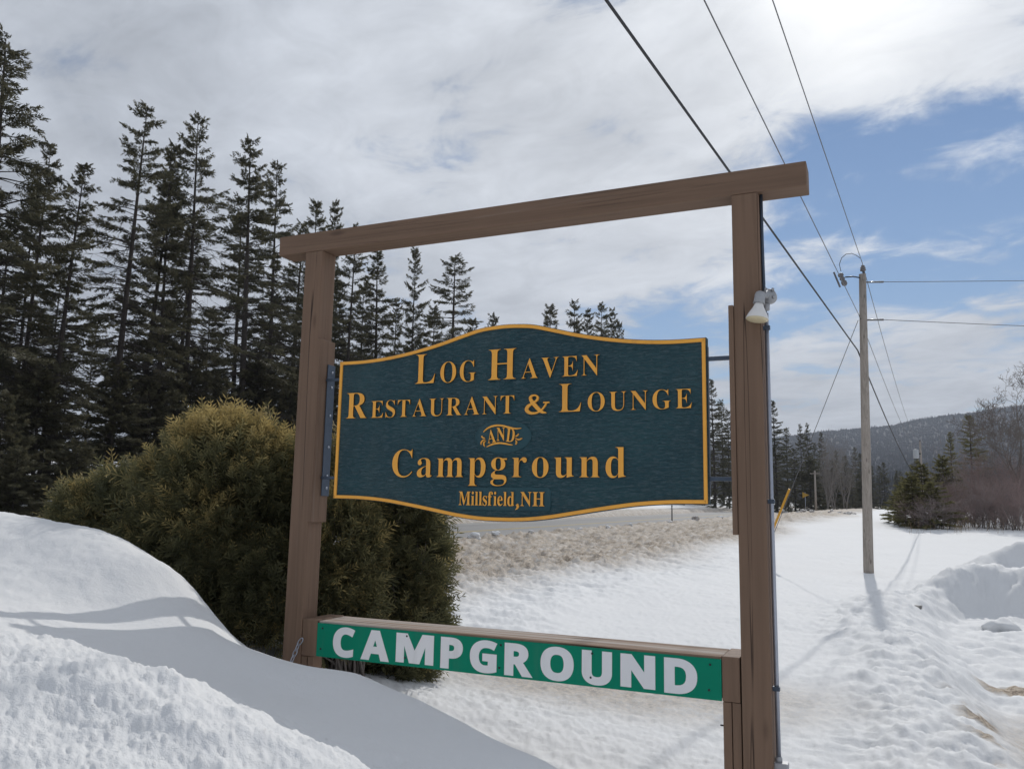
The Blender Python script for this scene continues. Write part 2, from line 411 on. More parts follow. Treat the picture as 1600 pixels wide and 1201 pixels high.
def ridged(x, y, f, o=4, seed=0.0):
    s = 0; a = 1.0
    for i in range(o):
        s = s + a * (1 - 2 * np.abs(perlin(x * f + seed + 7.7 * i, y * f + 3.3 * i + seed))); a *= 0.5; f *= 2.1
    return s / 1.9
def sstep(v, a, b):
    q = np.clip((v - a) / (b - a), 0, 1); return q * q * (3 - 2 * q)

ROAD_N, ROAD_F = -15.3, -23.3
def road_z(x, y): return 0.02 + 0.045 * (ROAD_N - x) + 0.0130 * np.clip(y - 24.5, -60, 1e9)

# foreground snow pile: pixel, depth -> world control points, thin-plate spline between them
CTRL = [(0, 806, 6.1), (100, 818, 5.7), (180, 836, 5.3), (260, 885, 4.7), (272, 940, 4.4), (330, 985, 4.25), (400, 1016, 4.12), (471, 1040, 4.05), (560, 1053, 3.88),
        (650, 1091, 3.62), (720, 1126, 3.42), (800, 1166, 3.18), (870, 1201, 2.95),
        (0, 870, 4.7), (120, 880, 4.55), (0, 950, 3.6), (150, 950, 4.05), (220, 930, 4.3), (100, 990, 3.3), (200, 1000, 3.6), (300, 1000, 3.9), (400, 1060, 3.6), (300, 1060, 2.95), (500, 1085, 3.5),
        (600, 1130, 3.15), (700, 1180, 2.8), (450, 1120, 2.75), (560, 1180, 2.45),
        (0, 985, 2.25), (110, 1012, 2.2), (270, 1062, 2.1), (400, 1112, 2.05), (560, 1196, 1.98), (0, 1100, 1.85), (150, 1130, 1.8), (300, 1180, 1.75), (640, 1240, 1.9), (0, 1200, 1.6), (200, 1300, 1.45)]
cp = [at(*c) for c in CTRL]
for x, y, z in [(.75, -3.0, .12), (.35, -1.5, .05), (-.35, -.85, .26), (-.9, -.6, .28), (-1.6, -.5, .34), (-2.2, -.4, .40), (-2.75, -.2, .46), (.35, -.2, .0), (-.2, .55, .0), (-1.2, .6, .05), (-2.0, .8, .14), (-2.9, .75, .3), (-3.6, .45, .55), (-4.3, .7, .75), (-6.3, -.7, 1.40), (-5.6, .5, 1.15), (-6, 1.4, .8), (-7, .2, 1.1), (-7, 2, .7), (-8, -1, 1.25),
                (-7, -5, 1.3), (-4, -6, 1.2), (-1.2, -6, .8), (.7, -5.5, .1), (.7, -4.4, 0.0), (1.5, -2, 0), (2.5, 0, 0), (2, 2, 0), (0, 2.5, 0), (-2.5, 2.2, .1), (-4, 3, .35), (-8, 5, .6), (3, -5, 0), (-1, 5, 0), (-5, 6, .1)]:
    cp.append(np.array([x, y, z]))
cp = np.array(cp)
def _U(r2): return np.where(r2 > 0, 0.5 * r2 * np.log(r2 + 1e-12), 0)
_n = len(cp); _K = _U(((cp[:, None, :2] - cp[None, :, :2]) ** 2).sum(-1)) + 2e-4 * np.eye(_n)
_P = np.c_[np.ones(_n), cp[:, :2]]
_A = np.zeros((_n + 3, _n + 3)); _A[:_n, :_n] = _K; _A[:_n, _n:] = _P; _A[_n:, :_n] = _P.T
_w = np.linalg.solve(_A, np.r_[cp[:, 2], 0, 0, 0])
def tps(x, y):
    o = _w[_n] + _w[_n + 1] * x + _w[_n + 2] * y
    for i in range(_n): o = o + _w[i] * _U((x - cp[i, 0]) ** 2 + (y - cp[i, 1]) ** 2)
    return o

PIT = np.array([(EYE + (lambda v: v * ((-0.12 - EYE[2]) / v[2]))(ray(*q)))[:2] for q in
                [(1560, 1260), (1522, 1170), (1492, 1110), (1462, 1045), (1432, 1000), (1428, 965), (1470, 948), (1540, 950), (1620, 958), (1800, 985), (2300, 1100), (2600, 1500)]])
def pit_sd(x, y):
    d2 = np.full(x.shape, 1e9); inside = np.zeros(x.shape, bool)
    for i in range(len(PIT)):
        a = PIT[i]; b_ = PIT[(i + 1) % len(PIT)]; e = b_ - a
        tt = np.clip(((x - a[0]) * e[0] + (y - a[1]) * e[1]) / (e @ e), 0, 1)
        d2 = np.minimum(d2, (x - a[0] - tt * e[0]) ** 2 + (y - a[1] - tt * e[1]) ** 2)
        c = ((a[1] > y) != (b_[1] > y)) & (x < (b_[0] - a[0]) * (y - a[1]) / (b_[1] - a[1] + 1e-12) + a[0])
        inside ^= c
    d = np.sqrt(d2); return np.where(inside, -d, d)

def terrain(x, y, detail=True):
    """returns height, dirt, zone (0 ground, 1 foreground pile, 2 roadside bank)"""
    x = np.asarray(x, float); y = np.asarray(y, float)
    rz = road_z(x, y)
    field = 0.05 * 30 * sstep(y, 16, 58) * 0.92 + 0.0115 * np.clip(y - 58, 0, 1e9)
    wv = fbm(x, y, 0.09, 2, 0.5, 3.0) * 1.6
    k = sstep(x + wv * 0.6, ROAD_N + 0.9, -5.0)                      # 0 on the bank crest, 1 on the open field
    crest = rz - 0.02 + 0.16 * np.clip(fbm(x, y, 0.35, 3, 0.6, 11.0) + 0.25, -.2, 1) + 0.12 * np.exp(-((x - ROAD_N - 0.9) / 0.9) ** 2)
    z = field * k + crest * (1 - k)
    # drop on to the carriageway and up again on its far side
    on = sstep(x, ROAD_N + 0.35, ROAD_N - 0.25)
    z = z * (1 - on) + (rz - 0.12) * on
    far = sstep(x, ROAD_F + 0.15, ROAD_F - 0.8)
    zf = road_z(ROAD_F, y) + 0.35 + 0.085 * np.clip(ROAD_F - x, 0, 60) + 0.02 * np.clip(ROAD_F - 60 - x, 0, 1e9)
    z = z * (1 - far) + zf * far
    # ploughed yard on the right with its berm
    near = (y < 45) & (x > -4)
    sd = np.where(near, pit_sd(x, y), 50.0)
    fl = sstep(y, -1, 14) 
    hb = 0.12 + 0.46 * sstep(y, 4.5, 8.3) * sstep(x, 0.9, 2.0) + 0.12 * fbm(x, y, 0.5, 3, .5, 2.)
    wob = fbm(x, y, 0.8, 3, 0.5, 5.0) * 0.22
    berm = hb * sstep(sd + wob, -0.35, 0.75) * (1 - sstep(sd, 0.5, 1.4 + 2.0 * sstep(y, 5.5, 8.5) * sstep(x, .9, 2.2)))
    hump = (0.95 + .2 * fbm(x, y, .9, 3, .6, 33.)) * np.exp(-(((x - 3.5) / 1.5) ** 2 + ((y - 16.9) / 0.8) ** 2)) 
    z = z + berm + hump * (sd > 0) * sstep(sd, 0, .8) - 0.26 * (1 - sstep(sd, -.55, 0.15))
    # foreground pile
    rr = np.hypot((x + 2.4) / 1.15, y + 2.0)
    wm = 1 - sstep(rr, 4.2, 7.0)
    msk = wm > 0
    pm = wm
    if msk.any():
        zt = np.where(msk, 0.0, z); zt[msk] = np.clip(tps(x[msk], y[msk]), -0.3, 2.2)
        z = z * (1 - wm) + zt * wm
        pm = wm * sstep(zt, 0.30, 0.55)
    band = sstep(x + wv * .5, ROAD_N - 0.2, ROAD_N + .3) * (1 - sstep(x + wv * 1.2 - 0.09 * np.clip(y - 25, 0, 35), -6.8, -4.0))
    fb2 = far * (1 - sstep(-x, -ROAD_F + 1.2, -ROAD_F + 4))
    band = band * (1 - wm)
    dirt = np.clip(band * 1.0 + 0.8 * fb2 + on * (1 - far), 0, 1)
    # beige grit thrown on to the snow behind the sign, thin dirt in the ploughed yard
    dirt = np.maximum(dirt, 0.75 * (1 - sstep(np.hypot((x + 1.8) / 2.2, (y - 3.0) / 1.3), 0.4, 1.3)))
    dirt = np.maximum(dirt, 0.95 * (1 - sstep(sd, -.6, .05)) * sstep(5.5 - y, 0, 2.5))
    gp = EYE + (lambda v: v * ((-0.12 - EYE[2]) / v[2]))(ray(1585, 1062))
    dirt = np.maximum(dirt, 1.6 * sstep(-sd, .25, .6) * (1 - sstep(np.hypot((x - gp[0]) / 1.3, (y - gp[1]) / 0.32) + .35 * fbm(x, y, 2.0, 3), 0.55, 1.05)))
    dirt = np.maximum(dirt, 1.3 * np.exp(-((sd + .12) / .16) ** 2) * sstep(fbm(x, y, 1.6, 3, .6, 91.), .02, .3) * sstep(5.5 - y, 0, 1.5))
    pile = wm * (z > 0.3) * (y < 1.0) * (x < .3)
    if detail:
        r = np.hypot(x - EYE[0], y - EYE[1])
        bowl = sstep(np.hypot((x + 1.5) / 1.5, (y + 1.2) / 1.0), 0.6, 1.15)          # smooth wind-packed hollow on the pile
        near_bank = pm * sstep(-y, 1.75, 2.35)
        cup = fbm(x, y, 3.1, 4, 0.55, 1.0)
        rough = (0.005 + 0.004 * fbm(x, y, 0.3, 2)) * (1 - 0.75 * pm * (1 - bowl))
        z = z + rough * cup * (1 - on * (1 - far)) + (1 - pm) * (0.010 * fbm(x, y, 9.0, 3, .6, 41.) + 0.004 * fbm(x, y, 27., 2, .6, 42.)) * (r < 30)
        z = z + pm * bowl * (0.010 * fbm(x, y, 7., 4, .6, 61.) + 0.008 * ridged(x, y, 3.0, 3, 62.))
        z = z + 0.022 * fbm(x, y, 0.45, 3, .5, 8.0) * (1 - .8 * pm)
        z = z + near_bank * (-0.03 + 0.028 * fbm(x, y, 3.2, 3, 0.55, 4.0) + 0.016 * fbm(x, y, 7.5, 3, 0.6, 9.0) * (fbm(x, y, 1.7, 2, .5, 3.) > -.1) + 0.0055 * fbm(x + .02 * fbm(x, y, 30, 2), y, 33, 3, 0.7, 4.0) + 0.006 * fbm(x, y, 80, 2, 0.65, 2.))
        z = z + band * (0.30 * ridged(x, y * .8, 0.55, 5, 2.0) + 0.13 * fbm(x, y, 2.6, 4, .65, 7.0) + 0.03 * fbm(x, y, 8., 3, .6, 1.))
        z = z + fb2 * 0.16 * fbm(x, y, 1.1, 4, .6)
        inpit = (1 - sstep(sd, -.5, .25)) * sstep(y, 3.6, 5.2)
        z = z + inpit * (0.11 * fbm(x, y, 1.9, 4, .5, 21.) + 0.03 * ridged(x, y, 4.2, 3, 2.))
        ba = sstep(sd, -.5, .1) * (1 - sstep(sd, .5, 1.2 + 1.2 * sstep(y, 6, 9)))
        z = z + ba * (1 - sstep(sd, .3, .9)) * 0.045 * ridged(x, y, 3.4, 4, 51.) * sstep(9 - y, 0, 3)
        wall = sstep(y, 5.5, 8.) * sstep(x, .8, 1.8) * sstep(sd, -.7, -.1) * (1 - sstep(sd, 2.4, 4.5))
        z = z + wall * (0.15 * ridged(x, y, 0.9, 4, 101.) - .05 + 0.05 * fbm(x, y, 4.5, 3, .6, 102.) + 0.02 * fbm(x, y, 14., 3, .6, 103.))
        z = z + ba * (0.075 * fbm(x, y, 3.4, 4, .58, 31.) + 0.03 * ridged(x * 1.6 + y * .3, y * .5, 3.0, 3, 8.))
        rip = 0.55 + 0.9 * sstep(fbm(x, y, 0.5, 2, .5, 71.), -.35, .45)
        z = z + rip * (0.024 * ridged(x * .6 + .25 * y, y * 1.35, 2.6, 4, 12.) + 0.012 * ridged(x * .75 + .2 * y, y * 1.5, 7.0, 3, 14.) + 0.006 * fbm(x * .8, y * 1.5, 16., 3, .65, 13.)) * (1 - on) * (1 - pm) * (1 - .5 * (1 - sstep(sd, -.4, .1))) * np.clip(1.5 - r / 40, 0, 1)
        low = sstep(x + wv * .5, -8.5, -6.0) * (1 - sstep(x + wv * .8, -4.2, -2.6)) * sstep(y, 3, 6) * (1 - sstep(y, 22, 34))
        z = z + low * (0.14 * ridged(x * .8, y * 1.1, 1.25, 4, 81.) + 0.03 * fbm(x, y, 5., 3, .6, 82.))
    zone = np.zeros(x.shape, int)
    zone[pile > 0.25] = 1
    zone[(band > 0.35)] = 2
    return z, dirt, zone

def ground_z(x, y):
    return float(terrain(np.array([x]), np.array([y]), False)[0][0])

# polar grid about the photographer's spot: fine near, coarse far, all real ground
c_ang = math.atan2(FWD[1], FWD[0])
ang = np.concatenate([np.linspace(-math.pi, -0.80, 46)[:-1], np.linspace(-0.80, 0.80, 760), np.linspace(0.80, math.pi, 46)[1:]])
rad = np.concatenate([[0.0, 0.25, 0.45, 0.65, 0.85], np.exp(np.linspace(math.log(1.0), math.log(130.0), 700)), np.exp(np.linspace(math.log(136.0), math.log(2650.0), 40))])
A_, R_ = np.meshgrid(ang, rad)
GX = EYE[0] + R_ * np.cos(c_ang + A_); GY = EYE[1] + R_ * np.sin(c_ang + A_)
far_flat = sstep(R_, 300, 900)
GZ, GD, GK = terrain(np.clip(GX, -400, 400), np.clip(GY, -400, 420))
GZ = GZ * (1 - far_flat) + 6.0 * far_flat
nr, na = A_.shape
idx = np.arange(nr * na).reshape(nr, na)
q = np.stack([idx[:-1, :-1], idx[:-1, 1:], idx[1:, 1:], idx[1:, :-1]], -1).reshape(-1, 4)
qz = GK.ravel()[q].max(1)
allv = np.stack([GX, GY, GZ], -1).reshape(-1, 3)
for zi, nm, lb in ((0, "snow_ground", "granular white snow covering the open ground"), (1, "foreground_snow_pile", "high ploughed snow pile in the left foreground"),
                   (2, "roadside_snow_bank", "dirty brown roadside snow bank")):
    qq = q[qz == zi]; used, inv = np.unique(qq, return_inverse=True)
    me = mesh_np(nm, allv[used], [inv.reshape(-1, 4)], True, GD.ravel()[used], "dirt")
    o = link(nm, me, MAT["snow"]); tag(o, lb, None, None, "structure")

# road sheet with its worn lines
def road_strip(name, x0, x1, dz, mat, y0=-60., y1=420., n=120):
    ys = np.linspace(y0, y1, n); V = []
    for yy in ys:
        for xx in (x0, x1): V.append((xx, yy, road_z(xx, yy) + dz))
    Fq = np.array([[2 * i, 2 * i + 1, 2 * i + 3, 2 * i + 2] for i in range(n - 1)])
    return link(name, mesh_np(name, np.array(V), [Fq]), mat)
road = road_strip("road", ROAD_F, ROAD_N - 0.05, 0.0, MAT["asphalt"]); tag(road, None, None, None, "structure")
for k, (xa, mt) in enumerate(((ROAD_N - 3.85, "road_yellow"), (ROAD_N - 4.1, "road_yellow"), (ROAD_N - 0.65, "road_white"), (ROAD_F + 0.7, "road_white"))):
    s_ = road_strip("lane_line", xa, xa - 0.12, 0.004, MAT[mt]); s_.parent = road

# hill on the right and the woods on it
def hill_h(px): return np.interp(px, [900, 1150, 1230, 1300, 1400, 1450, 1520, 1600, 1700, 1900, 2300], [700, 690, 678, 670, 661, 650, 641, 630, 618, 600, 610])
HD = 2300.0
pxs = np.linspace(880, 2300, 150); rows = np.linspace(0, 1, 28); V = []; rngh = np.random.RandomState(3)
for tt in rows:
    for p_ in pxs:
        d = 380 + (HD - 380) * tt ** 1.5
        top = at(p_, hill_h(p_), HD)[2]
        xy = at(p_, 800, d)
        zz_ = 4 + (top - 10 - 4) * (0.12 * tt + 0.88 * tt ** 2.6)
        V.append((xy[0], xy[1], zz_))
V = np.array(V); V[:, 2] += 6 * fbm(V[:, 0], V[:, 1], 0.008, 3) * np.repeat(rows, len(pxs)) * (1 - np.repeat(rows, len(pxs)) * .6)
nb = np.array([(at(p_, 800, HD + 500)[0], at(p_, 800, HD + 500)[1], 0.0) for p_ in pxs])
V2 = np.vstack([V, nb]); npx = len(pxs)
Fq = np.array([[i * npx + j, i * npx + j + 1, (i + 1) * npx + j + 1, (i + 1) * npx + j] for i in range(len(rows)) for j in range(npx - 1)])
hill = link("hill", mesh_np("hill", V2, [Fq], True), MAT["hill"]); tag(hill, None, None, None, "structure")
# woods: cones and rounded leafless crowns, thousands of them, one mass
NT_ = 22000; u_ = rngh.rand(NT_); v_ = np.concatenate([rngh.rand(NT_ - 2200) ** .6, np.ones(2200) * 0.995])
gi = v_ * (len(rows) - 1); gj = u_ * (npx - 1); i0 = np.minimum(gi.astype(int), len(rows) - 2); j0 = np.minimum(gj.astype(int), npx - 2)
fi = (gi - i0)[:, None]; fj = (gj - j0)[:, None]
Vg = V.reshape(len(rows), npx, 3)
Pt = (Vg[i0, j0] * (1 - fj) + Vg[i0, j0 + 1] * fj) * (1 - fi) + (Vg[i0 + 1, j0] * (1 - fj) + Vg[i0 + 1, j0 + 1] * fj) * fi
con = (fbm(Pt[:, 0], Pt[:, 1], 0.012, 3, .6, 4.) + 0.12 * rngh.randn(NT_)) > 0.02
hh = np.where(con, 9 + 7 * rngh.rand(NT_), 7 + 5 * rngh.rand(NT_)); rw = np.where(con, 2.2 + rngh.rand(NT_), 3.0 + 1.5 * rngh.rand(NT_))
ring = 5; Vt = np.zeros((NT_, 2 * ring + 1, 3)); ph = rngh.rand(NT_) * 6
for k in range(ring):
    c = 2 * math.pi * k / ring + ph; jit = 0.75 + 0.5 * rngh.rand(NT_)
    for lv, (hz, rs) in enumerate(((np.where(con, 0.05, 0.25), np.where(con, 1.0, 0.75)), (np.where(con, 0.5, 0.72), np.where(con, 0.55, 0.85)))):
        Vt[:, lv * ring + k] = Pt + np.stack([rw * rs * jit * np.cos(c), rw * rs * jit * np.sin(c), hh * hz], 1)
Vt[:, -1] = Pt + np.stack([0 * hh, 0 * hh, hh], 1)
b0 = (np.arange(NT_) * (2 * ring + 1))[:, None, None]
qf = (b0 + np.array([[k, (k + 1) % ring, ring + (k + 1) % ring, ring + k] for k in range(ring)])[None]).reshape(-1, 4)
tf = (b0 + np.array([[ring + k, ring + (k + 1) % ring, 2 * ring] for k in range(ring)])[None]).reshape(-1, 3)
tn = np.repeat(np.where(con, 0.25 * rngh.rand(NT_), 0.25 + 0.28 * rngh.rand(NT_)), 2 * ring + 1)
woods = link("hillside_woods", mesh_np("hillside_woods", Vt.reshape(-1, 3), [qf, tf], False, tn), MAT["hill_far"]); tag(woods, "mixed conifer and leafless woods covering the far hillside", None, None, "stuff")

# ------------------------------------------------------------------ the sign frame
fr = empty("sign_frame", (-1.35, 0.07, 0.0), "tall brown timber frame of two posts and a cross beam holding both signs", "sign frame")
def fbox(name, *a, mat="wood_z", bev=0.005): return part(name, box_mesh(name, *a, bev=bev), MAT[mat], fr)
fbox("post", -2.846, -2.706, 0.0, 0.150, -0.4, 3.250)
fbox("post", 0.0, 0.140, 0.0, 0.150, -0.4, 3.250)
fbox("beam", -3.075, 0.388, -0.003, 0.156, 3.251, 3.385, mat="wood_x", bev=0.006)
fbox("mounting_board", -2.705, -2.679, -0.008, 0.158, 1.441, 2.640, bev=0.003)
fbox("mounting_board", -0.027, -0.001, -0.008, 0.158, 1.441, 2.640, bev=0.003)
fbox("rail", -2.586, -0.100, 0.014, 0.285, 0.628, 0.834, mat="wood_old", bev=0.008)
fbox("block", -2.704, -2.589, 0.004, 0.285, 0.615, 0.838, bev=0.006)
fbox("block", -0.096, -0.008, 0.004, 0.285, 0.620, 0.838, bev=0.006)
for xa in (-2.703, -2.653, -0.094, -0.048): fbox("support_stud", xa, xa + 0.042, 0.008, 0.10, -0.4, 0.613 if xa < -1 else 0.618, bev=0.004)
part("bolt", tube_mesh("bolt", [(-0.094, 0.03, 0.50), (-0.112, 0.03, 0.50)], 0.004, 8), MAT["dark_metal"], fr)

# ------------------------------------------------------------------ the carved board
YB = 0.05
bd = empty("carved_sign_board", (-1.353, 0.075, 1.476), "dark teal carved board with gold border reading Log Haven Restaurant and Lounge and Campground", "sign")
def smooth_curve(pts, n=160):
    p = np.array(pts); xs = np.linspace(p[0, 0], p[-1, 0], n)
    # cubic hermite through the points
    m_ = np.gradient(p[:, 1], p[:, 0]); j = np.clip(np.searchsorted(p[:, 0], xs) - 1, 0, len(p) - 2)
    h = p[j + 1, 0] - p[j, 0]; s = (xs - p[j, 0]) / h
    ys = (2 * s ** 3 - 3 * s ** 2 + 1) * p[j, 1] + (s ** 3 - 2 * s ** 2 + s) * h * m_[j] + (-2 * s ** 3 + 3 * s ** 2) * p[j + 1, 1] + (s ** 3 - s ** 2) * h * m_[j + 1]
    return np.stack([xs, ys], 1)
half_t = [(-1.197, 2.487), (-0.99, 2.488), (-0.80, 2.503), (-0.62, 2.530), (-0.44, 2.568), (-0.30, 2.605), (-0.17, 2.636), (-0.06, 2.646), (0, 2.648)]
half_b = [(-1.197, 1.592), (-1.00, 1.589), (-0.80, 1.574), (-0.62, 1.548), (-0.45, 1.520), (-0.30, 1.495), (-0.15, 1.479), (0, 1.475)]
CX = -1.353
mir = lambda h: [(CX + x, z) for x, z in h] + [(CX - x, z) for x, z in h[-2::-1]]
top_c = smooth_curve(mir(half_t)); bot_c = smooth_curve(mir(half_b))
outline = np.vstack([top_c, bot_c[::-1]])                         # clockwise seen from the front
def inset(pl, d):
    nx = np.roll(pl, -1, 0) - pl; nx /= np.linalg.norm(nx, axis=1, keepdims=True) + 1e-12
    pv = np.roll(nx, 1, 0); n1 = np.stack([nx[:, 1], -nx[:, 0]], 1); n0 = np.stack([pv[:, 1], -pv[:, 0]], 1)
    b_ = n0 + n1; b_ /= np.linalg.norm(b_, axis=1, keepdims=True)
    k = np.clip((b_ * n1).sum(1), .3, 1)
    return pl + b_ * (d / k)[:, None]
def slab(name, pl, y0, y1):
    n = len(pl); V = [(p[0], y0, p[1]) for p in pl] + [(p[0], y1, p[1]) for p in pl]
    bm = bmesh.new(); vs = [bm.verts.new(v) for v in V]
    bm.faces.new(vs[:n]); bm.faces.new(vs[n:][::-1])
    for i in range(n): bm.faces.new((vs[i], vs[n + i], vs[n + (i + 1) % n], vs[(i + 1) % n]))
    bmesh.ops.recalc_face_normals(bm, faces=bm.faces)
    return bm_mesh(name, bm)
def ring_mesh(name, pl, offs):
    """band round an outline: list of (inset, y) rings, closed profile"""
    n = len(pl); V = []
    for d, y in offs:
        q_ = inset(pl, d); V += [(a, y, b_) for a, b_ in q_]
    k = len(offs); Fq = [(i * n + j, i * n + (j + 1) % n, ((i + 1) % k) * n + (j + 1) % n, ((i + 1) % k) * n + j) for i in range(k) for j in range(n)]
    return mesh_np(name, np.array(V), [np.array(Fq)])
part("panel", slab("panel", outline, YB, YB + 0.048), MAT["board"], bd)
part("border", ring_mesh("border", outline, [(0.004, YB + 0.004), (0.004, YB - 0.007), (0.008, YB - 0.010), (0.020, YB - 0.010), (0.024, YB - 0.007), (0.024, YB + 0.004)]), MAT["gold"], bd)
# smooth plates under AND and Millsfield
el = np.array([(-1.356 + 0.180 * math.cos(-a), 1.972 + 0.094 * math.sin(-a)) for a in np.linspace(0, 2 * math.pi, 64, endpoint=False)])
part("oval_plate", slab("oval_plate", el, YB - 0.003, YB + 0.004), MAT["board_flat"], bd)
def rrect(x0, x1, z0, z1, r, k=6):
    o = []
    for cx_, cz_, a0 in ((x1 - r, z1 - r, 90), (x1 - r, z0 + r, 0), (x0 + r, z0 + r, -90), (x0 + r, z1 - r, -180)):
        for i in range(k + 1):
            a = math.radians(a0 - 90 * i / k); o.append((cx_ + r * math.cos(a), cz_ + r * math.sin(a)))
    return np.array(o)
rp = rrect(-1.654, -1.052, 1.546, 1.668, 0.022)
part("name_plate", slab("name_plate", rp, YB - 0.003, YB + 0.004), MAT["board_flat"], bd)
part("plate_groove", ring_mesh("plate_groove", rp, [(-0.005, YB + .002), (-0.005, YB - .0045), (0.001, YB - .0045), (0.001, YB + .002)]), MAT["board_flat"], bd)
part("plate_groove", ring_mesh("plate_groove", el, [(-0.005, YB + .002), (-0.005, YB - .0045), (0.001, YB - .0045), (0.001, YB + .002)]), MAT["board_flat"], bd)

# lettering: glyph outlines of the built-in font turned into solid letters, one mesh each
def serif(s):
    return "".join(chr(0x1D400 + ord(c) - 65) if "A" <= c <= "Z" else chr(0x1D41A + ord(c) - 97) if "a" <= c <= "z" else c for c in s)
def sans(s): return "".join(chr(0x1D5D4 + ord(c) - 65) for c in s)
_glyph = {}
def block_letter(ch, cap):
    """heavy straight-sided M and N as convex pieces that share their edges"""
    if ch == "M":
        p = [(0, 0), (.29, 0), (.29, .58), (0, 1), (.40, 1), (.48, 0), (.66, .44), (.84, 0), (.92, 1), (1.32, 1), (1.32, 0), (1.03, 0), (1.03, .58)]
        f = [(0, 1, 2, 3), (3, 2, 4), (2, 5, 6, 4), (5, 7, 6), (6, 7, 12, 8), (8, 12, 9), (12, 11, 10, 9)]
    else:
        p = [(0, 0), (.30, 0), (.30, .52), (0, 1), (.31, 1), (.65, 0), (.96, 0), (.96, 1), (.66, 1), (.66, .48)]
        f = [(0, 1, 2, 3), (3, 2, 4), (2, 5, 9, 4), (5, 6, 9), (6, 7, 8, 9)]
    return np.array(p) * cap, f
def glyph(ch, off=0.0):
    """2-D mesh data (verts, faces) of a glyph at size 1"""
    if off > .02 and ch in sans("MN") and (ch, off) not in _glyph:
        v, fs = block_letter("M" if ch == sans("M") else "N", glyph(sans("D"), off)[5])
        _glyph[(ch, off)] = (v, fs, v[:, 0].min(), v[:, 0].max(), v[:, 1].min(), v[:, 1].max())
    if (ch, off) in _glyph: return _glyph[(ch, off)]
    cu = bpy.data.curves.new("glyph", "FONT"); cu.body = ch; cu.size = 1.0; cu.offset = off; cu.resolution_u = 5; cu.fill_mode = "FRONT"
    o = bpy.data.objects.new("glyph", cu); COL.objects.link(o)
    dg = bpy.context.evaluated_depsgraph_get(); me = bpy.data.meshes.new_from_object(o.evaluated_get(dg))
    vs = [(v.co.x, v.co.y) for v in me.vertices]; fs = [tuple(p.vertices) for p in me.polygons]
    bpy.data.objects.remove(o); bpy.data.curves.remove(cu); bpy.data.meshes.remove(me)
    v = np.array(vs); _glyph[(ch, off)] = (v, fs, v[:, 0].min(), v[:, 0].max(), v[:, 1].min(), v[:, 1].max())
    return _glyph[(ch, off)]
def solid(name, v2, fs, y0, y1, dome=0.0):
    bm = bmesh.new(); vs = [bm.verts.new((a, y0, b_)) for a, b_ in v2]
    for f in fs:
        try: bm.faces.new([vs[i] for i in f])
        except ValueError: pass
    bmesh.ops.remove_doubles(bm, verts=bm.verts, dist=1e-6)
    r_ = bmesh.ops.extrude_face_region(bm, geom=list(bm.faces))
    for e in r_["geom"]:
        if isinstance(e, bmesh.types.BMVert): e.co.y = y1
    bmesh.ops.recalc_face_normals(bm, faces=bm.faces)
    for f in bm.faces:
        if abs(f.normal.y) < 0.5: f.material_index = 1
    return bm_mesh(name, bm)
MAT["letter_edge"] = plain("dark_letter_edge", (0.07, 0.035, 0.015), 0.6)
def word(parent, chars, x0, x1, z0, heights, y0, y1, mat, off=0.0, gap=0.10, squeeze=None, fix=None):
    """set chars between x0 and x1 on baseline z0; heights = cap height per char (small caps are shorter);
    x is scaled so the word fills its measured width"""
    gl = [glyph(c, off) for c in chars]; capref = glyph(fix or chars[0], off); cap = capref[5] - max(0, 0)
    sizes = [h / cap for h in heights]
    adv = []; pen = 0.0
    for (v, fs, a, b_, lo, hi), s, h in zip(gl, sizes, heights):
        adv.append(pen); pen += (b_ - a) * s + gap * h
    tot = pen - gap * heights[-1]; kx = (x1 - x0) / tot
    for (v, fs, a, b_, lo, hi), s, p_ in zip(gl, sizes, adv):
        q_ = np.stack([x0 + kx * (p_ + (v[:, 0] - a) * s), z0 + v[:, 1] * s], 1)
        part("letter", solid("letter", q_, fs, y0, y1), mat, parent)
    return kx
LY0, LY1 = YB + 0.002, YB - 0.011
G = MAT["gold"]
word(bd, serif("LOG"), -1.966, -1.541, 2.309, [.187, .128, .128], LY0, LY1, G, off=-.010, gap=.24)
word(bd, serif("HAVEN"), -1.459, -0.757, 2.309, [.187, .118, .118, .118, .118], LY0, LY1, G, off=-.010, gap=.20)
word(bd, serif("RESTAURANT"), -2.478, -1.283, 2.105, [.167] + [.108] * 9, LY0, LY1, G, off=-.010, gap=.18)
word(bd, serif("LOUNGE"), -1.001, -0.236, 2.103, [.164] + [.106] * 5, LY0, LY1, G, off=-.010, gap=.26)
word(bd, serif("Campground"), -2.110, -0.604, 1.731, [.168] * 10, LY0, LY1, G, off=-.009, gap=.21, fix=serif("H"))
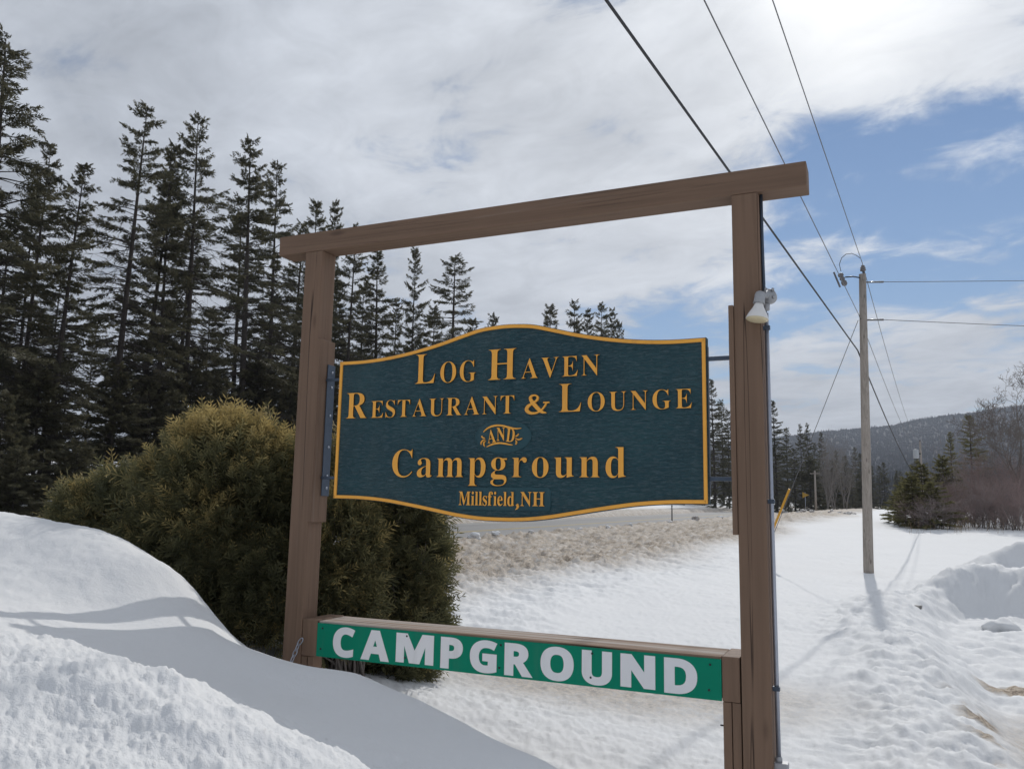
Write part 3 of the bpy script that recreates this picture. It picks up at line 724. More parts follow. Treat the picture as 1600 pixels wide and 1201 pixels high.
def stroke_mesh(name, pts, wid, y0, y1, n=40):
    """ribbon with a width that varies along a smooth path"""
    p = np.array(pts, float); tt = np.concatenate([[0], np.cumsum(np.linalg.norm(np.diff(p, axis=0), axis=1))]); s = np.linspace(0, tt[-1], n)
    def cr(c):
        m_ = np.gradient(c, tt); j = np.clip(np.searchsorted(tt, s) - 1, 0, len(tt) - 2); h = tt[j + 1] - tt[j]; k = (s - tt[j]) / h
        return (2 * k ** 3 - 3 * k ** 2 + 1) * c[j] + (k ** 3 - 2 * k ** 2 + k) * h * m_[j] + (3 * k ** 2 - 2 * k ** 3) * c[j + 1] + (k ** 3 - k ** 2) * h * m_[j + 1]
    x = cr(p[:, 0]); z = cr(p[:, 1]); w_ = np.interp(s, tt, wid) / 2
    tx = np.gradient(x); tz = np.gradient(z); L = np.hypot(tx, tz) + 1e-9; nx_, nz_ = -tz / L, tx / L
    V = np.concatenate([np.stack([x + nx_ * w_, np.full(n, y), z + nz_ * w_], 1) if sg > 0 else np.stack([x - nx_ * w_, np.full(n, y), z - nz_ * w_], 1) for y in (y1, y0) for sg in (1, -1)])
    Fq = []
    for i in range(n - 1):
        Fq += [(i, i + 1, n + i + 1, n + i), (2 * n + i, 3 * n + i, 3 * n + i + 1, 2 * n + i + 1), (i, 2 * n + i, 2 * n + i + 1, i + 1), (n + i, n + i + 1, 3 * n + i + 1, 3 * n + i)]
    Fq += [(0, n, 3 * n, 2 * n), (n - 1, 3 * n - 1, 4 * n - 1, 2 * n - 1)]
    return mesh_np(name, V, [np.array(Fq)])
# ampersand: three strokes in one solid
ax, az, aw, ah = -1.211, 2.102, 0.133, 0.108
P_ = lambda pts: [(ax + aw * a, az + ah * b_) for a, b_ in pts]
amp = [stroke_mesh("amp", P_([(1.0, .56), (.93, .42), (.80, .22), (.62, .07), (.38, .01), (.16, .07), (.05, .22), (.10, .37), (.26, .51), (.45, .64), (.56, .76), (.57, .88), (.48, .975), (.38, .99)]),
                  [.006, .010, .009, .009, .013, .019, .022, .019, .013, .011, .013, .012, .009, .008], LY0, LY1, 90),
       stroke_mesh("amp2", P_([(.42, .99), (.30, .965), (.22, .86), (.27, .70), (.42, .48), (.62, .22), (.80, .06), (.98, .02)]), [.008, .011, .016, .021, .024, .022, .016, .005], LY0, LY1 + .0006, 60),
       stroke_mesh("amp3", P_([(.84, .575), (1.12, .575)]), [.008, .008], LY0, LY1 + .0012, 6)]
bm = bmesh.new()
for a in amp: bm.from_mesh(a)
part("letter", bm_mesh("letter", bm), G, bd)
# AND on its little arch
for ch, cx_, cz_, rot in (("A", -1.423, 1.935, 7), ("N", -1.365, 1.945, 1), ("D", -1.307, 1.938, -6)):
    v, fs, a, b_, lo, hi = glyph(serif(ch)); s = 0.079 / (hi - lo); kx = 0.054 / ((b_ - a) * s)
    q_ = np.stack([(v[:, 0] - (a + b_) / 2) * s * kx, (v[:, 1] - lo) * s], 1); c_, s__ = math.cos(math.radians(rot)), math.sin(math.radians(rot))
    q_ = np.stack([cx_ + q_[:, 0] * c_ - q_[:, 1] * s__, cz_ + q_[:, 0] * s__ + q_[:, 1] * c_], 1)
    part("letter", solid("letter", q_, fs, LY0, LY1), G, bd)
zx = lambda X, Y: (-1.540 + (X - 255) / 525 * 0.365, 2.069 - (Y - 215) / 305 * 0.192)      # drawing units of the emblem
for pts, wd in (([(338, 325), (370, 295), (420, 272), (470, 265), (520, 270), (580, 287), (640, 300), (692, 297)], [.003, .008, .010, .010, .010, .011, .009, .003]),
                ([(372, 466), (420, 445), (480, 432), (540, 437), (580, 446), (616, 452)], [.003, .009, .010, .010, .008, .004]),
                ([(322, 362), (332, 378), (350, 384), (352, 386)], [.006, .008, .006, .002]), ([(358, 396), (335, 404), (320, 425), (318, 445)], [.003, .008, .008, .002]),
                ([(362, 408), (346, 424), (346, 446), (354, 464)], [.002, .008, .008, .002]), ([(642, 372), (655, 366), (666, 352), (666, 346)], [.006, .008, .006, .002]),
                ([(640, 388), (665, 402), (690, 396), (702, 388)], [.003, .008, .008, .002]), ([(640, 406), (650, 420), (648, 440), (640, 448)], [.002, .008, .008, .002])):
    part("flourish", stroke_mesh("flourish", [zx(*p_) for p_ in pts], wd, LY0, LY1, 24), G, bd)
# Millsfield, NH
kx = word(bd, serif("Millsfield"), -1.634, -1.272, 1.567, [.080] * 10, LY0, LY1, G, gap=.08, fix=serif("M"))
word(bd, serif("NH"), -1.232, -1.083, 1.568, [.080] * 2, LY0, LY1, G, gap=.10)
part("letter", stroke_mesh("letter", [(-1.256, 1.577), (-1.249, 1.566), (-1.254, 1.553), (-1.264, 1.546)], [.014, .015, .008, .003], LY0, LY1, 16), G, bd)
# iron straps, arms and bolts that hold the board to the frame
part("bracket_plate", box_mesh("bracket_plate", -2.677, -2.671, 0.083, 0.162, 1.610, 2.480, 0.001), MAT["blue_steel"], bd)
part("bracket_plate", box_mesh("bracket_plate", -0.036, -0.030, 0.045, 0.110, 1.610, 2.480, 0.001), MAT["blue_steel"], bd)
for zc in (2.43, 2.33, 2.14, 1.93, 1.74, 1.66):
    part("bolt", lathe_mesh("bolt", (-2.671, 0.128, zc), (1, 0, 0), [(0, .009), (.004, .009), (.007, .006)], 8), MAT["galv"], bd)
for zc in (2.372, 1.727):
    part("bracket_arm", box_mesh("bracket_arm", -2.670, -2.552, 0.066, 0.086, zc - .009, zc + .009, 0.001), MAT["blue_steel"], bd)
    part("bracket_arm", box_mesh("bracket_arm", -0.152, -0.037, 0.066, 0.086, zc - .011, zc + .011, 0.001), MAT["blue_steel"], bd)
part("edge_strap", box_mesh("edge_strap", -0.1555, -0.151, 0.062, 0.09, 1.64, 2.44, 0.001), MAT["blue_steel"], bd)

# ------------------------------------------------------------------ the green sign
gs = empty("campground_sign", (-1.342, 0.006, 0.622), "long green sign board lettered CAMPGROUND in white on the lower rail", "sign")
part("panel", box_mesh("panel", -2.587, -0.098, 0.002, 0.0125, 0.621, 0.822, 0.001), MAT["green_sheet"], gs)
# letters set one by one so that gaps stay even
word(gs, sans("CAMPGROUND"), -2.463, -0.219, 0.640, [.168] * 10, 0.0035, 0.0005, MAT["white_vinyl"], off=0.030, gap=.24, fix=sans("D"))
for xa in (-2.552, -1.94, -1.325, -0.785, -0.158):
    for zc in (0.792, 0.668):
        part("screw", lathe_mesh("screw", (xa + .006 * math.sin(zc * 90), 0.003, zc), (0, -1, 0), [(0, .006), (.004, .006), (.006, .003)], 8), MAT["dark_metal"], gs)

# ------------------------------------------------------------------ conduit, lamp
cd = empty("electrical_conduit", (0.158, 0.07, 0.30), "thin grey metal conduit pipe running up the right post", "conduit")
part("pipe", tube_mesh("pipe", [(0.160, .07, .36), (0.158, .07, 1.5), (0.158, .07, 2.60)], 0.0115, 12), MAT["galv"], cd)
part("riser_cable", tube_mesh("riser_cable", [(0.152, .075, 2.60), (0.150, .06, 2.75), (0.149, .05, 3.0), (0.149, .05, 3.25)], 0.009, 8), MAT["blue_steel"], cd)
for zc in (2.521, 1.613, 0.695):
    part("strap", box_mesh("strap", 0.139, 0.175, 0.056, 0.084, zc - .011, zc + .011, 0.003), MAT["blue_steel"], cd)
part("outlet_box", box_mesh("outlet_box", 0.139, 0.205, 0.045, 0.10, 0.285, 0.352, 0.006), MAT["cast_grey"], cd)
part("pipe_fitting", lathe_mesh("pipe_fitting", (0.160, .07, .350), (0, 0, 1), [(0, .017), (.02, .017), (.028, .0135)], 12), MAT["cast_grey"], cd)

bc = on_y(1186, 474, -0.045)
lamp = empty("flood_lamp", (0.165, 0.05, 2.66), "white reflector floodlight bulb in grey holder high on the right post", "lamp")
axis = unit((-0.12, -0.12, -1.0))
part("bulb", lathe_mesh("bulb", bc, axis, [(0, .022), (.012, .024), (.030, .032), (.055, .046), (.075, .055), (.086, .058), (.0865, .057)], 28), MAT["bulb_white"], lamp)
part("lens", lathe_mesh("lens", bc + axis * 0.0866, axis, [(0, .0565), (.004, .054), (.008, .042), (.010, .02), (.0105, .002)], 28), MAT["bulb_lens"], lamp)
part("socket", lathe_mesh("socket", bc - axis * 0.066, axis, [(0, .012), (.006, .022), (.02, .027), (.05, .028), (.066, .031), (.0665, .024)], 20), MAT["cast_grey"], lamp)
kn = np.array([0.178, 0.03, 2.690])
part("knuckle", tube_mesh("knuckle", [bc - axis * 0.045, bc - axis * .04 + np.array([.03, .02, .004]), kn + np.array([-.012, -.02, .01]), kn], [.012, .014, .014, .016], 10), MAT["cast_grey"], lamp)
part("junction_box", lathe_mesh("junction_box", kn + np.array([0, .055, -.004]), (0, -1, 0), [(0, .034), (.004, .037), (.05, .037), (.056, .033), (.058, .02), (.075, .018)], 20), MAT["cast_grey"], lamp)
part("box_hub", lathe_mesh("box_hub", kn + np.array([-.018, .03, -.028]), (0, 0, -1), [(0, .02), (.03, .018), (.05, .016)], 14), MAT["cast_grey"], lamp)
for ddx, ddz in ((.02, .022), (.024, -.018), (-.015, .026)):
    part("lock_nut", lathe_mesh("lock_nut", kn + np.array([ddx, -.002, ddz]), (0.2, -1, 0.1), [(0, .008), (.014, .008), (.016, .004)], 8), MAT["cast_grey"], lamp)

# small chain hanging beside the left post
ch = empty("chain", tuple(on_y(462, 1015, -0.02)), "short rusty chain hanging at the foot of the left post", "chain")
cpts = [on_y(472, 998, -.03), on_y(466, 1006, -.03), on_y(463, 1015, -.035), on_y(459, 1024, -.04), on_y(455, 1034, -.05), on_y(451, 1043, -.06)]
for i in range(5):
    a, b_ = cpts[i], cpts[i + 1]; c_ = (a + b_) / 2; t_ = unit(b_ - a); L = np.linalg.norm(b_ - a) * .68; s_ = unit(np.cross(t_, (0, 1, 0))) if i % 2 == 0 else unit(np.cross(t_, np.cross(t_, (0, 1, 0))))
    pts = [c_ + t_ * L * math.cos(k) + s_ * 0.012 * math.sin(k) for k in np.linspace(0, 2 * math.pi, 17)]
    part("link", tube_mesh("link", pts, 0.0035, 6, False), MAT["galv"], ch)

# ------------------------------------------------------------------ utility pole, wires
PD = 22.0
pb = at(1357, 885, PD); pt = at(1347.5, 428, PD)
pole = empty("utility_pole", tuple(pb), "tall weathered wooden utility pole standing in the snow field", "utility pole")
part("shaft", tube_mesh("shaft", [pb - (0, 0, .6), pb, pb + (pt - pb) * .35, pb + (pt - pb) * .7, pt], [.135, .130, .118, .103, .088], 14), MAT["pole_wood"], pole)
part("pole_top_pin", tube_mesh("pole_top_pin", [at(1350.5, 447, PD - .05), at(1349, 424, PD)], .03, 8), MAT["alu_wire"], pole)
it = at(1348.5, 424, PD)
part("insulator", lathe_mesh("insulator", it, (0, 0, 1), [(0, .035), (.02, .075), (.05, .075), (.055, .05), (.08, .07), (.11, .065), (.115, .045), (.15, .05), (.17, .03), (.18, .01)], 14), MAT["porcelain"], pole)
cu = at(1316, 436, PD - .1)
part("cutout_arm", tube_mesh("cutout_arm", [at(1345, 434, PD), at(1332, 432, PD - .06), at(1321, 433, PD - .1)], .018, 8), MAT["dark_metal"], pole)
part("fuse_cutout", lathe_mesh("fuse_cutout", cu + (-.05, 0, .16), (.35, 0, -1), [(0, .03), (.02, .07), (.07, .075), (.11, .045), (.15, .075), (.21, .045), (.26, .075), (.33, .07), (.37, .03)], 14), MAT["porcelain"], pole)
part("fuse_tube", tube_mesh("fuse_tube", [cu + (-.20, -.02, .20), cu + (-.06, -.02, -.22)], .024, 8), MAT["alu_wire"], pole)
lp = [at(*p_, PD) for p_ in ((1314, 424), (1311.5, 413), (1315, 403), (1322, 397), (1331, 396), (1338, 399), (1343.5, 403))]
part("jumper_loop", tube_mesh("jumper_loop", lp, .009, 6), MAT["cable"], pole)
for py in (498, 545, 583): part("pole_band", tube_mesh("pole_band", [at(1348 + (py - 428) * .02 - 5, py, PD - .03), at(1348 + (py - 428) * .02 + 5, py, PD - .03)], .022, 8), MAT["dark_metal"], pole)
for sx, py in ((6, 441), (7, 500)): part("strain_insulator", tube_mesh("strain_insulator", [at(1350, py, PD), at(1352 + 28, py - .6, PD + .25)], [.02, .028], 8), MAT["porcelain"], pole)

def wire(name, a, b_, r, label, cat="cable", mat="alu_wire", sag=0.0, ext=0.0, n=24):
    a = np.asarray(a); b_ = np.asarray(b_)
    if ext: a = a + (a - b_) * ext
    pts = [a + (b_ - a) * k + np.array([0, 0, -4 * sag * k * (1 - k)]) for k in np.linspace(0, 1, n)]
    o = link(name, tube_mesh(name, pts, r, 6), MAT[mat]); return tag(o, label, cat)
A1, A2, A3 = at(1340, 547, PD), at(1342, 492, PD), at(1347, 410, PD)
wire("telephone_cable", at(947, 0, 8.2), A1, .019, "thickest black overhead cable sloping down behind the right end of the beam", mat="cable", ext=.8)
wire("power_line", at(1100, 0, 8.8), A2, .0085, "thin overhead wire crossing behind the beam end to below the pole top", ext=.8)
wire("power_line", at(1207, 0, 11.0), A3, .0085, "topmost overhead wire running to the insulator on the utility pole", ext=.8)
FPD = 105.0
fpt = at(1437.5, 692, FPD)
wire("telephone_cable", A1, at(1428, 742, 46), .019, "black cable dropping from the utility pole towards the roadside brush", mat="cable", sag=.25)
wire("power_line", A2, at(1440, 702, FPD), .009, "lower thin wire from the utility pole to the distant transformer pole", sag=1.3)
wire("power_line", A3, at(1438, 690, FPD), .009, "upper thin wire from the utility pole to the distant transformer pole", sag=1.5)
wire("power_line", at(1380, 440.4, PD + .25), at(2300, 418, 34), .009, "upper wire running right from the top of the utility pole", sag=.12)
wire("power_line", at(1380, 499.4, PD + .25), at(2300, 528, 34), .009, "lower wire running right from the utility pole", sag=.10)
wire("power_line", at(1060, 716, 125), at(1350, 731, 125), .012, "faint level wire before the dark forest at the end of the road", sag=.2)
ga = at(1187, 878, 24.5); gt = at(1341, 500, PD)
guy = empty("guy_wire", tuple(ga), "slanting guy wire with a yellow guard sleeve beside the right post", "guy wire")
part("wire", tube_mesh("wire", [gt, ga - (0, 0, .2)], .0085, 6), MAT["alu_wire"], guy)
part("guard", tube_mesh("guard", [gt + (ga - gt) * .675, gt + (ga - gt) * .97], .034, 10), MAT["yellow"], guy)

def far_pole(px, py_top, d, z_r, label, lean=0.0):
    p = at(px, py_top, d); gz = ground_z(p[0], p[1]); o = empty("utility_pole", (p[0], p[1], gz), label, "utility pole")
    part("shaft", tube_mesh("shaft", [(p[0], p[1], gz - .5), p], [.17, .12], 10), MAT["pole_wood"], o)
    return o, p
fo, fp = far_pole(1437.5, 690, FPD, .15, "distant utility pole with a transformer can rising above the brush")
part("transformer_can", lathe_mesh("transformer_can", fp + np.array([-.55, -.35, -2.1]), (0, 0, 1), [(0, .3), (.05, .34), (1.0, .34), (1.1, .30), (1.15, .1)], 14), MAT["steel_can"], fo)
part("can_bracket", box_mesh("can_bracket", fp[0] - .45, fp[0], fp[1] - .2, fp[1] - .1, fp[2] - 1.6, fp[2] - 1.45, 0), MAT["dark_metal"], fo)
part("insulator", lathe_mesh("insulator", fp, (0, 0, 1), [(0, .05), (.1, .09), (.25, .07), (.3, .02)], 8), MAT["porcelain"], fo)
mo, mp = far_pole(1273, 735, 125.0, .15, "short bare pole standing before the dark forest beyond the pennant sign")
part("crossarm", box_mesh("crossarm", mp[0] - .7, mp[0] + .7, mp[1] - .16, mp[1] - .06, mp[2] - .5, mp[2] - .38, .01), MAT["pole_wood"], mo)

# yellow pennant road sign
sp_ = at(1258, 773, 118.0); sgz = ground_z(sp_[0], sp_[1])
ps = empty("pennant_sign", (sp_[0], sp_[1], sgz), "small yellow triangular pennant road sign beside the far road", "road sign")
part("post", tube_mesh("post", [(sp_[0], sp_[1] + .03, sgz - .4), (sp_[0], sp_[1] + .03, sp_[2] + .45)], .035, 8), MAT["galv"], ps)
tri = np.array([(sp_[0] - .36, sp_[2] + .42), (sp_[0] + .55, sp_[2]), (sp_[0] - .36, sp_[2] - .42)])
part("pennant", slab("pennant", tri, sp_[1] - .02, sp_[1]), MAT["sign_yellow"], ps)

# thin road marker stake in the bank
mk = on_x(1050, 809, ROAD_N + 1.0); mtp = on_x(1051, 789, ROAD_N + 1.0); mk[2] = ground_z(mk[0], mk[1]) - .1
st = empty("marker_stake", tuple(mk), "thin dark marker stake standing in the roadside snow bank", "marker stake")
part("stake", tube_mesh("stake", [mk, (mk[0], mk[1], mtp[2])], .045, 8), MAT["black_print"], st)
part("stake_cap", lathe_mesh("stake_cap", (mk[0], mk[1], mtp[2] - .12), (0, 0, 1), [(0, .05), (.12, .05), (.14, .03)], 8), MAT["dark_metal"], st)

# ------------------------------------------------------------------ trees
def spruce(seed, H, R, crown0=0.25, dense=1.0, open_=0.0, dead=40):
    """returns trunk mesh, limbs mesh, needle mesh for a spruce standing at the origin"""
    rg = np.random.RandomState(seed)
    lean = rg.randn(2) * 0.012 * H
    def axis_p(z): k = z / H; return np.array([lean[0] * k * k, lean[1] * k * k, z])
    zt = np.linspace(-0.4, H, 14)
    trunk = tube_mesh("trunk", [axis_p(z) if z > 0 else np.array([0, 0, z]) for z in zt], [max(0.012, 0.0105 * H * (1 - max(z, 0) / H) ** 0.9 + .01) for z in zt], 8)
    S0, S1, Q0, Q1 = [], [], [], []
    TB, TD, TL, TN, TT = [], [], [], [], []
    z = crown0 * H; step0 = 0.42 / dense
    while z < H - 0.12:
        k = (z - crown0 * H) / (H * (1 - crown0))
        n = rg.randint(4, 7)
        Lm = R * (1 - k) ** 0.78 * (0.60 + 0.40 * min(1, k * 5 + .35)) + 0.18
        ph = rg.rand() * 6.28
        for j in range(n):
            if rg.rand() < open_ * (1.15 - k): continue
            a = ph + 6.283 * j / n + rg.randn() * .25; L = Lm * (0.45 + 0.7 * rg.rand())
            el = math.radians(38 * k ** 1.5 - 14 * (1 - k) + rg.randn() * 7)
            d = np.array([math.cos(a) * math.cos(el), math.sin(a) * math.cos(el), math.sin(el)])
            p = axis_p(min(H - .1, z + rg.randn() * .20)); m_ = 6; sg = L / m_
            r0 = 0.006 + 0.011 * L; side = np.array([-math.sin(a), math.cos(a), 0])
            for i in range(m_):
                q_ = p + d * sg
                S0.append(p); S1.append(q_); Q0.append(r0 * (1 - i / m_) + .003); Q1.append(r0 * (1 - (i + 1) / m_) + .003)
                if (i + .5) / m_ > (0.14 + 0.44 * (1 - k) * (0.4 + open_)):
                    nt = max(1, int(round(sg / 0.098 * (0.75 + .5 * rg.rand()) * dense)))
                    for s in range(nt):
                        b0 = p + d * sg * (s + rg.rand()) / nt
                        rem = L * (1 - (i + s / nt) / m_)
                        for sd in (-1, 1):
                            ln = (0.14 + 0.36 * rem) * (0.55 + .7 * rg.rand()); ln = min(ln, 0.62)
                            td = d * (0.62 + .3 * rg.rand()) + side * sd * (0.75 + .3 * rg.rand()) + np.array([0, 0, rg.randn() * .16 - .14])
                            TB.append(b0); TD.append(td / np.linalg.norm(td)); TL.append(ln); TT.append(rg.rand() * 0.7 + 0.3 * (i / m_))
                        if rg.rand() < .8:
                            td = d + np.array([rg.randn() * .3, rg.randn() * .3, (.25 if rg.rand() < .3 else -.85)])
                            TB.append(b0); TD.append(td / np.linalg.norm(td)); TL.append(0.15 + .2 * rg.rand()); TT.append(rg.rand())
                d = d + np.array([0, 0, (0.07 if i > 2 else -0.05) + rg.randn() * .03]); d += side * rg.randn() * .05; d /= np.linalg.norm(d); p = q_
            TB.append(p - d * .05); TD.append(d); TL.append(.28); TT.append(1.0)
        z += step0 * (0.7 + .6 * rg.rand()) * (1.0 + .45 * (1 - k))
    for i in range(8): # leader
        TB.append(axis_p(H - .05 - .07 * i)); dd = np.array([rg.randn() * .5, rg.randn() * .5, .9]); TD.append(dd / np.linalg.norm(dd)); TL.append(.07 + .04 * i); TT.append(.6)
    for i in range(dead):
        z = H * (0.06 + (crown0 + .22) * rg.rand()); a = rg.rand() * 6.28; L = R * (0.3 + .6 * rg.rand()); p = axis_p(z)
        d = np.array([math.cos(a), math.sin(a), -.12 + .25 * rg.rand()]); sg = L / 4
        for k in range(4):
            q_ = p + d * sg; S0.append(p); S1.append(q_); Q0.append(.011 * (1 - k / 4) + .004); Q1.append(.011 * (1 - (k + 1) / 4) + .004)
            if k > 0:
                for _ in range(4):
                    e = d + rg.randn(3) * .5; S0.append(p); S1.append(p + e * .3 * sg * 2); Q0.append(.007); Q1.append(.003)
            d = d + np.array([0, 0, -.06]) + rg.randn(3) * .07; p = q_
    V, Fq = prisms(S0, S1, Q0, Q1, 3)
    limbs = mesh_np("limbs", V, [Fq])
    B = np.array(TB); D = np.array(TD); L = np.array(TL); T = np.array(TT); N = len(B)
    rv = rg.randn(N, 3); sv = np.cross(D, rv); sv /= np.linalg.norm(sv, axis=1, keepdims=True) + 1e-9; uv = np.cross(D, sv)
    Vs, Fs, Ts = [], [], []; base = 0
    # each twig: a flat needle-clad blade with side tufts, all narrow pieces
    for off, ang_, ln, wd in ((0, 0, 1.0, .030), (.12, .6, .50, .026), (.16, -.6, .50, .026), (.38, .6, .46, .024), (.42, -.55, .46, .024), (.66, .55, .34, .022), (.70, -.6, .32, .022), (.3, 0, .6, .028)):
        dd = D * math.cos(ang_) + sv * math.sin(ang_); ss = sv * math.cos(ang_) - D * math.sin(ang_)
        if off == .3: ss = uv
        o_ = B + D * (L * off)[:, None]; tip = o_ + dd * (L * ln)[:, None]
        w_ = (wd * .66 * (0.7 + .6 * rg.rand(N)))[:, None]
        mid = o_ + dd * (L * ln * .45)[:, None] + uv * (.06 * L * rg.randn(N))[:, None]
        tri_ = np.stack([o_, mid + ss * w_, tip, mid - ss * w_], 1).reshape(-1, 3)
        Vs.append(tri_); Fs.append(base + np.arange(N * 4).reshape(N, 4)); base += N * 4; Ts.append(np.repeat(T + .15 * rg.randn(N), 4))
    crown = mesh_np("crown", np.vstack(Vs), [np.vstack(Fs)], False, np.clip(np.concatenate(Ts), 0, 1))
    return trunk, limbs, crown

PROTO = {}
#                seed  H    R   crown0 dense open dead
for nm, a in {"tall_d": (18, 17, 2.9, .22, 1.2, .14, 130), "tall_e": (19, 17, 3.2, .38, 1.1, .20, 170), "tall_a": (11, 17, 3.5, .30, 1.1, .20, 130), "tall_b": (12, 17, 2.8, .26, 1.15, .24, 150), "tall_c": (13, 17, 3.2, .38, 1.05, .30, 170),
              "dense_a": (14, 15, 2.8, .05, 1.15, .06, 6), "dense_b": (15, 14, 3.3, .04, 1.1, .1, 6), "bushy": (16, 6.5, 2.2, .0, 1.75, .02, 0), "spread": (17, 6.0, 3.0, .0, 1.55, .02, 0)}.items():
    PROTO[nm] = (a[1], a[2], spruce(*a))

def tree(name, proto, loc, h, label, group=None, wide=1.0, rz=0.0, needle="spruce", tilt=0.0, cat="tree"):
    H, R, (tm, lm, cm) = PROTO[proto]; s = h / H
    o = empty(name, tuple(loc), label, cat, group, rz, (s * wide, s * wide, s)); o.rotation_euler = (0, tilt, rz) if not tilt else (tilt * .3, tilt, rz)
    for nm, me, mt in (("trunk", tm, MAT["bark"]), ("branches", lm, MAT["bark"]), ("crown", cm, MAT[needle])):
        c = bpy.data.objects.new(nm, me); COL.objects.link(c); c.parent = o
        if not me.materials: me.materials.append(mt)
        c.material_slots[0].link = "OBJECT"; c.material_slots[0].material = mt
        if nm != "trunk": c["kind"] = "stuff"
    return o
def tree_px(name, proto, px, py, X, label, d=None, **k):
    p = at(px, py, d) if d else on_x(px, py, X); gz = ground_z(p[0], p[1])
    return tree(name, proto, (p[0], p[1], gz - .25), p[2] - gz + .25, label, rz=k.pop("rz", (px * 1.7) % 6.28), **k)
rt = random.Random(4)
FR = "spruces along the far side of the road"
for px, py, X, proto, wide, tilt, lb in (
        (28, 60, -28.5, "tall_a", 1.25, 0, "tallest spruce at the far left, its broad sparse crown reaching highest of all"),
        (122, 252, -27.5, "tall_d", .95, 0, "narrow spruce just right of the tallest one, at half its height"),
        (218, 168, -28.5, "tall_c", .95, .035, "lone tall spruce with a long bare leaning trunk, third from the left"),
        (252, 222, -30, "tall_b", .85, .03, "slim spruce tucked close behind the lone leaning one"),
        (283, 243, -29, "tall_d", .75, .025, "shorter slim spruce left of the broad shaggy one"),
        (328, 184, -29, "tall_e", .85, .03, "broad shaggy spruce in the middle of the left group"),
        (409, 226, -30, "tall_b", 1.1, .02, "left one of the close pair of pointed spruces above the beam end"),
        (446, 253, -31, "tall_e", .8, .02, "right one of the close pair of pointed spruces above the beam end"),
        (504, 318, -31, "tall_d", .9, 0, "spruce whose top just clears the left beam end"),
        (524, 320, -33, "dense_a", .7, 0, "dark narrow spruce top just right of the left post top"),
        (553, 350, -31, "tall_c", .8, 0, "thin spruce hidden behind the left part of the beam"),
        (597, 394, -31, "dense_a", 1.05, 0, "dense dark cone shaped spruce under the beam above the sign"),
        (649, 386, -32, "dense_b", .62, 0, "narrow black spruce with ragged arms between the beam and the sign"),
        (711, 400, -32, "tall_c", 1.25, 0, "wide open spruce with upswept limbs left of the sign's raised centre"),
        (772, 491, -31, "dense_b", .8, 0, "low spruce peeping over the sign's rising edge"),
        (861, 478, -31, "dense_b", 1.05, 0, "first round topped spruce over the sign right of its peak"),
        (900, 472, -32, "tall_b", 1.0, 0, "sparse spruce second of the group over the sign's right half"),
        (919, 487, -31, "dense_a", .9, 0, "dense low spruce third of the group over the sign's right half"),
        (937, 473, -33, "tall_c", .9, 0, "thin spruce fourth of the group over the sign's right half"),
        (953, 484, -32, "dense_a", .75, 0, "dark spruce fifth of the group over the sign's right half"),
        (967, 500, -31, "dense_b", .6, 0, "small spruce at the right end of the group over the sign"),
        (1114, 594, -25.5, "dense_a", 1.1, 0, "dark spruce seen between the carved sign and the right post"),
        (1137, 640, -24.5, "dense_b", .8, 0, "lower spruce half hidden behind the right post's left edge")):
    tree_px("spruce_tree", proto, px, py, X, lb, group=FR, wide=wide, tilt=tilt)
for i, (px, py, X, proto) in enumerate(((-150, 120, -29, "tall_b"), (-90, 60, -30, "tall_a"), (-30, 130, -31, "tall_c"), (75, 225, -33, "tall_b"), (60, 300, -36, "tall_d"), (195, 420, -40, "tall_c"), (300, 330, -36, "tall_b"),
                                 (385, 330, -36, "tall_d"), (470, 350, -38, "tall_b"), (150, 520, -44, "dense_a"), (330, 480, -46, "dense_b"), (430, 430, -45, "dense_a"), (530, 430, -42, "tall_a"),
                                 (570, 440, -44, "dense_b"), (620, 470, -40, "dense_a"), (680, 480, -42, "dense_b"), (735, 500, -40, "dense_a"), (20, 330, -36, "dense_a"), (95, 420, -40, "dense_b"), (260, 470, -40, "tall_e"),
                                 (480, 450, -36, "tall_e"), (640, 520, -37, "tall_e"), (1090, 640, -30, "dense_a"), (1060, 660, -31, "dense_b"), (1128, 625, -31, "dense_a"), (40, 540, -33, "dense_b"), (110, 560, -34, "dense_a"), (180, 560, -35, "dense_b"), (235, 540, -34, "dense_a"), (285, 560, -36, "dense_b"), (345, 540, -35, "dense_a"), (415, 530, -37, "dense_b"), (470, 540, -36, "dense_a"))):
    tree_px("spruce_tree", proto, px, py, X, "dark spruce of the crowded back row behind the tall front spruces", group="back row spruces behind the front ones", wide=.8 + .3 * rt.random())
for i, (px, py, X, proto, w, lb) in enumerate(((10, 610, -25.0, "bushy", 1.3, "low bushy spruce at the far left edge under the tallest spruce"), (70, 570, -27, "bushy", 1.3, "bushy young spruce left of the flat topped one"),
                                        (120, 688, -23.9, "spread", 1.35, "flat topped spreading young spruce just above the left end of the shrub"), (185, 575, -27.5, "bushy", 1.2, "young spruce at the foot of the leaning trunk"),
                                        (240, 590, -28, "spread", 1.1, "wide young spruce above the left shoulder of the shrub"), (300, 570, -29, "bushy", 1.2, "young spruce right above the shrub's highest part"),
                                        (350, 590, -28, "bushy", 1.3, "young spruce filling the gap left of the left post"), (405, 560, -30, "spread", 1.1, "young spruce second from the left post"),
                                        (455, 585, -29, "bushy", 1.25, "young spruce touching the left post's left edge"), (520, 600, -31, "bushy", 1.2, "young spruce in the slot between left post and carved sign"),
                                        (-60, 600, -26, "bushy", 1.3, "young spruce past the left edge of the row"), (30, 700, -23.8, "spread", 1.2, "lowest dark spreading spruce by the far left snow edge"),
                                        (590, 560, -33, "bushy", 1.3, "young spruce behind the carved sign's left end"))):
    tree_px("spruce_tree", proto, px, py, X, lb, group="young spruces under the tall ones", wide=w)
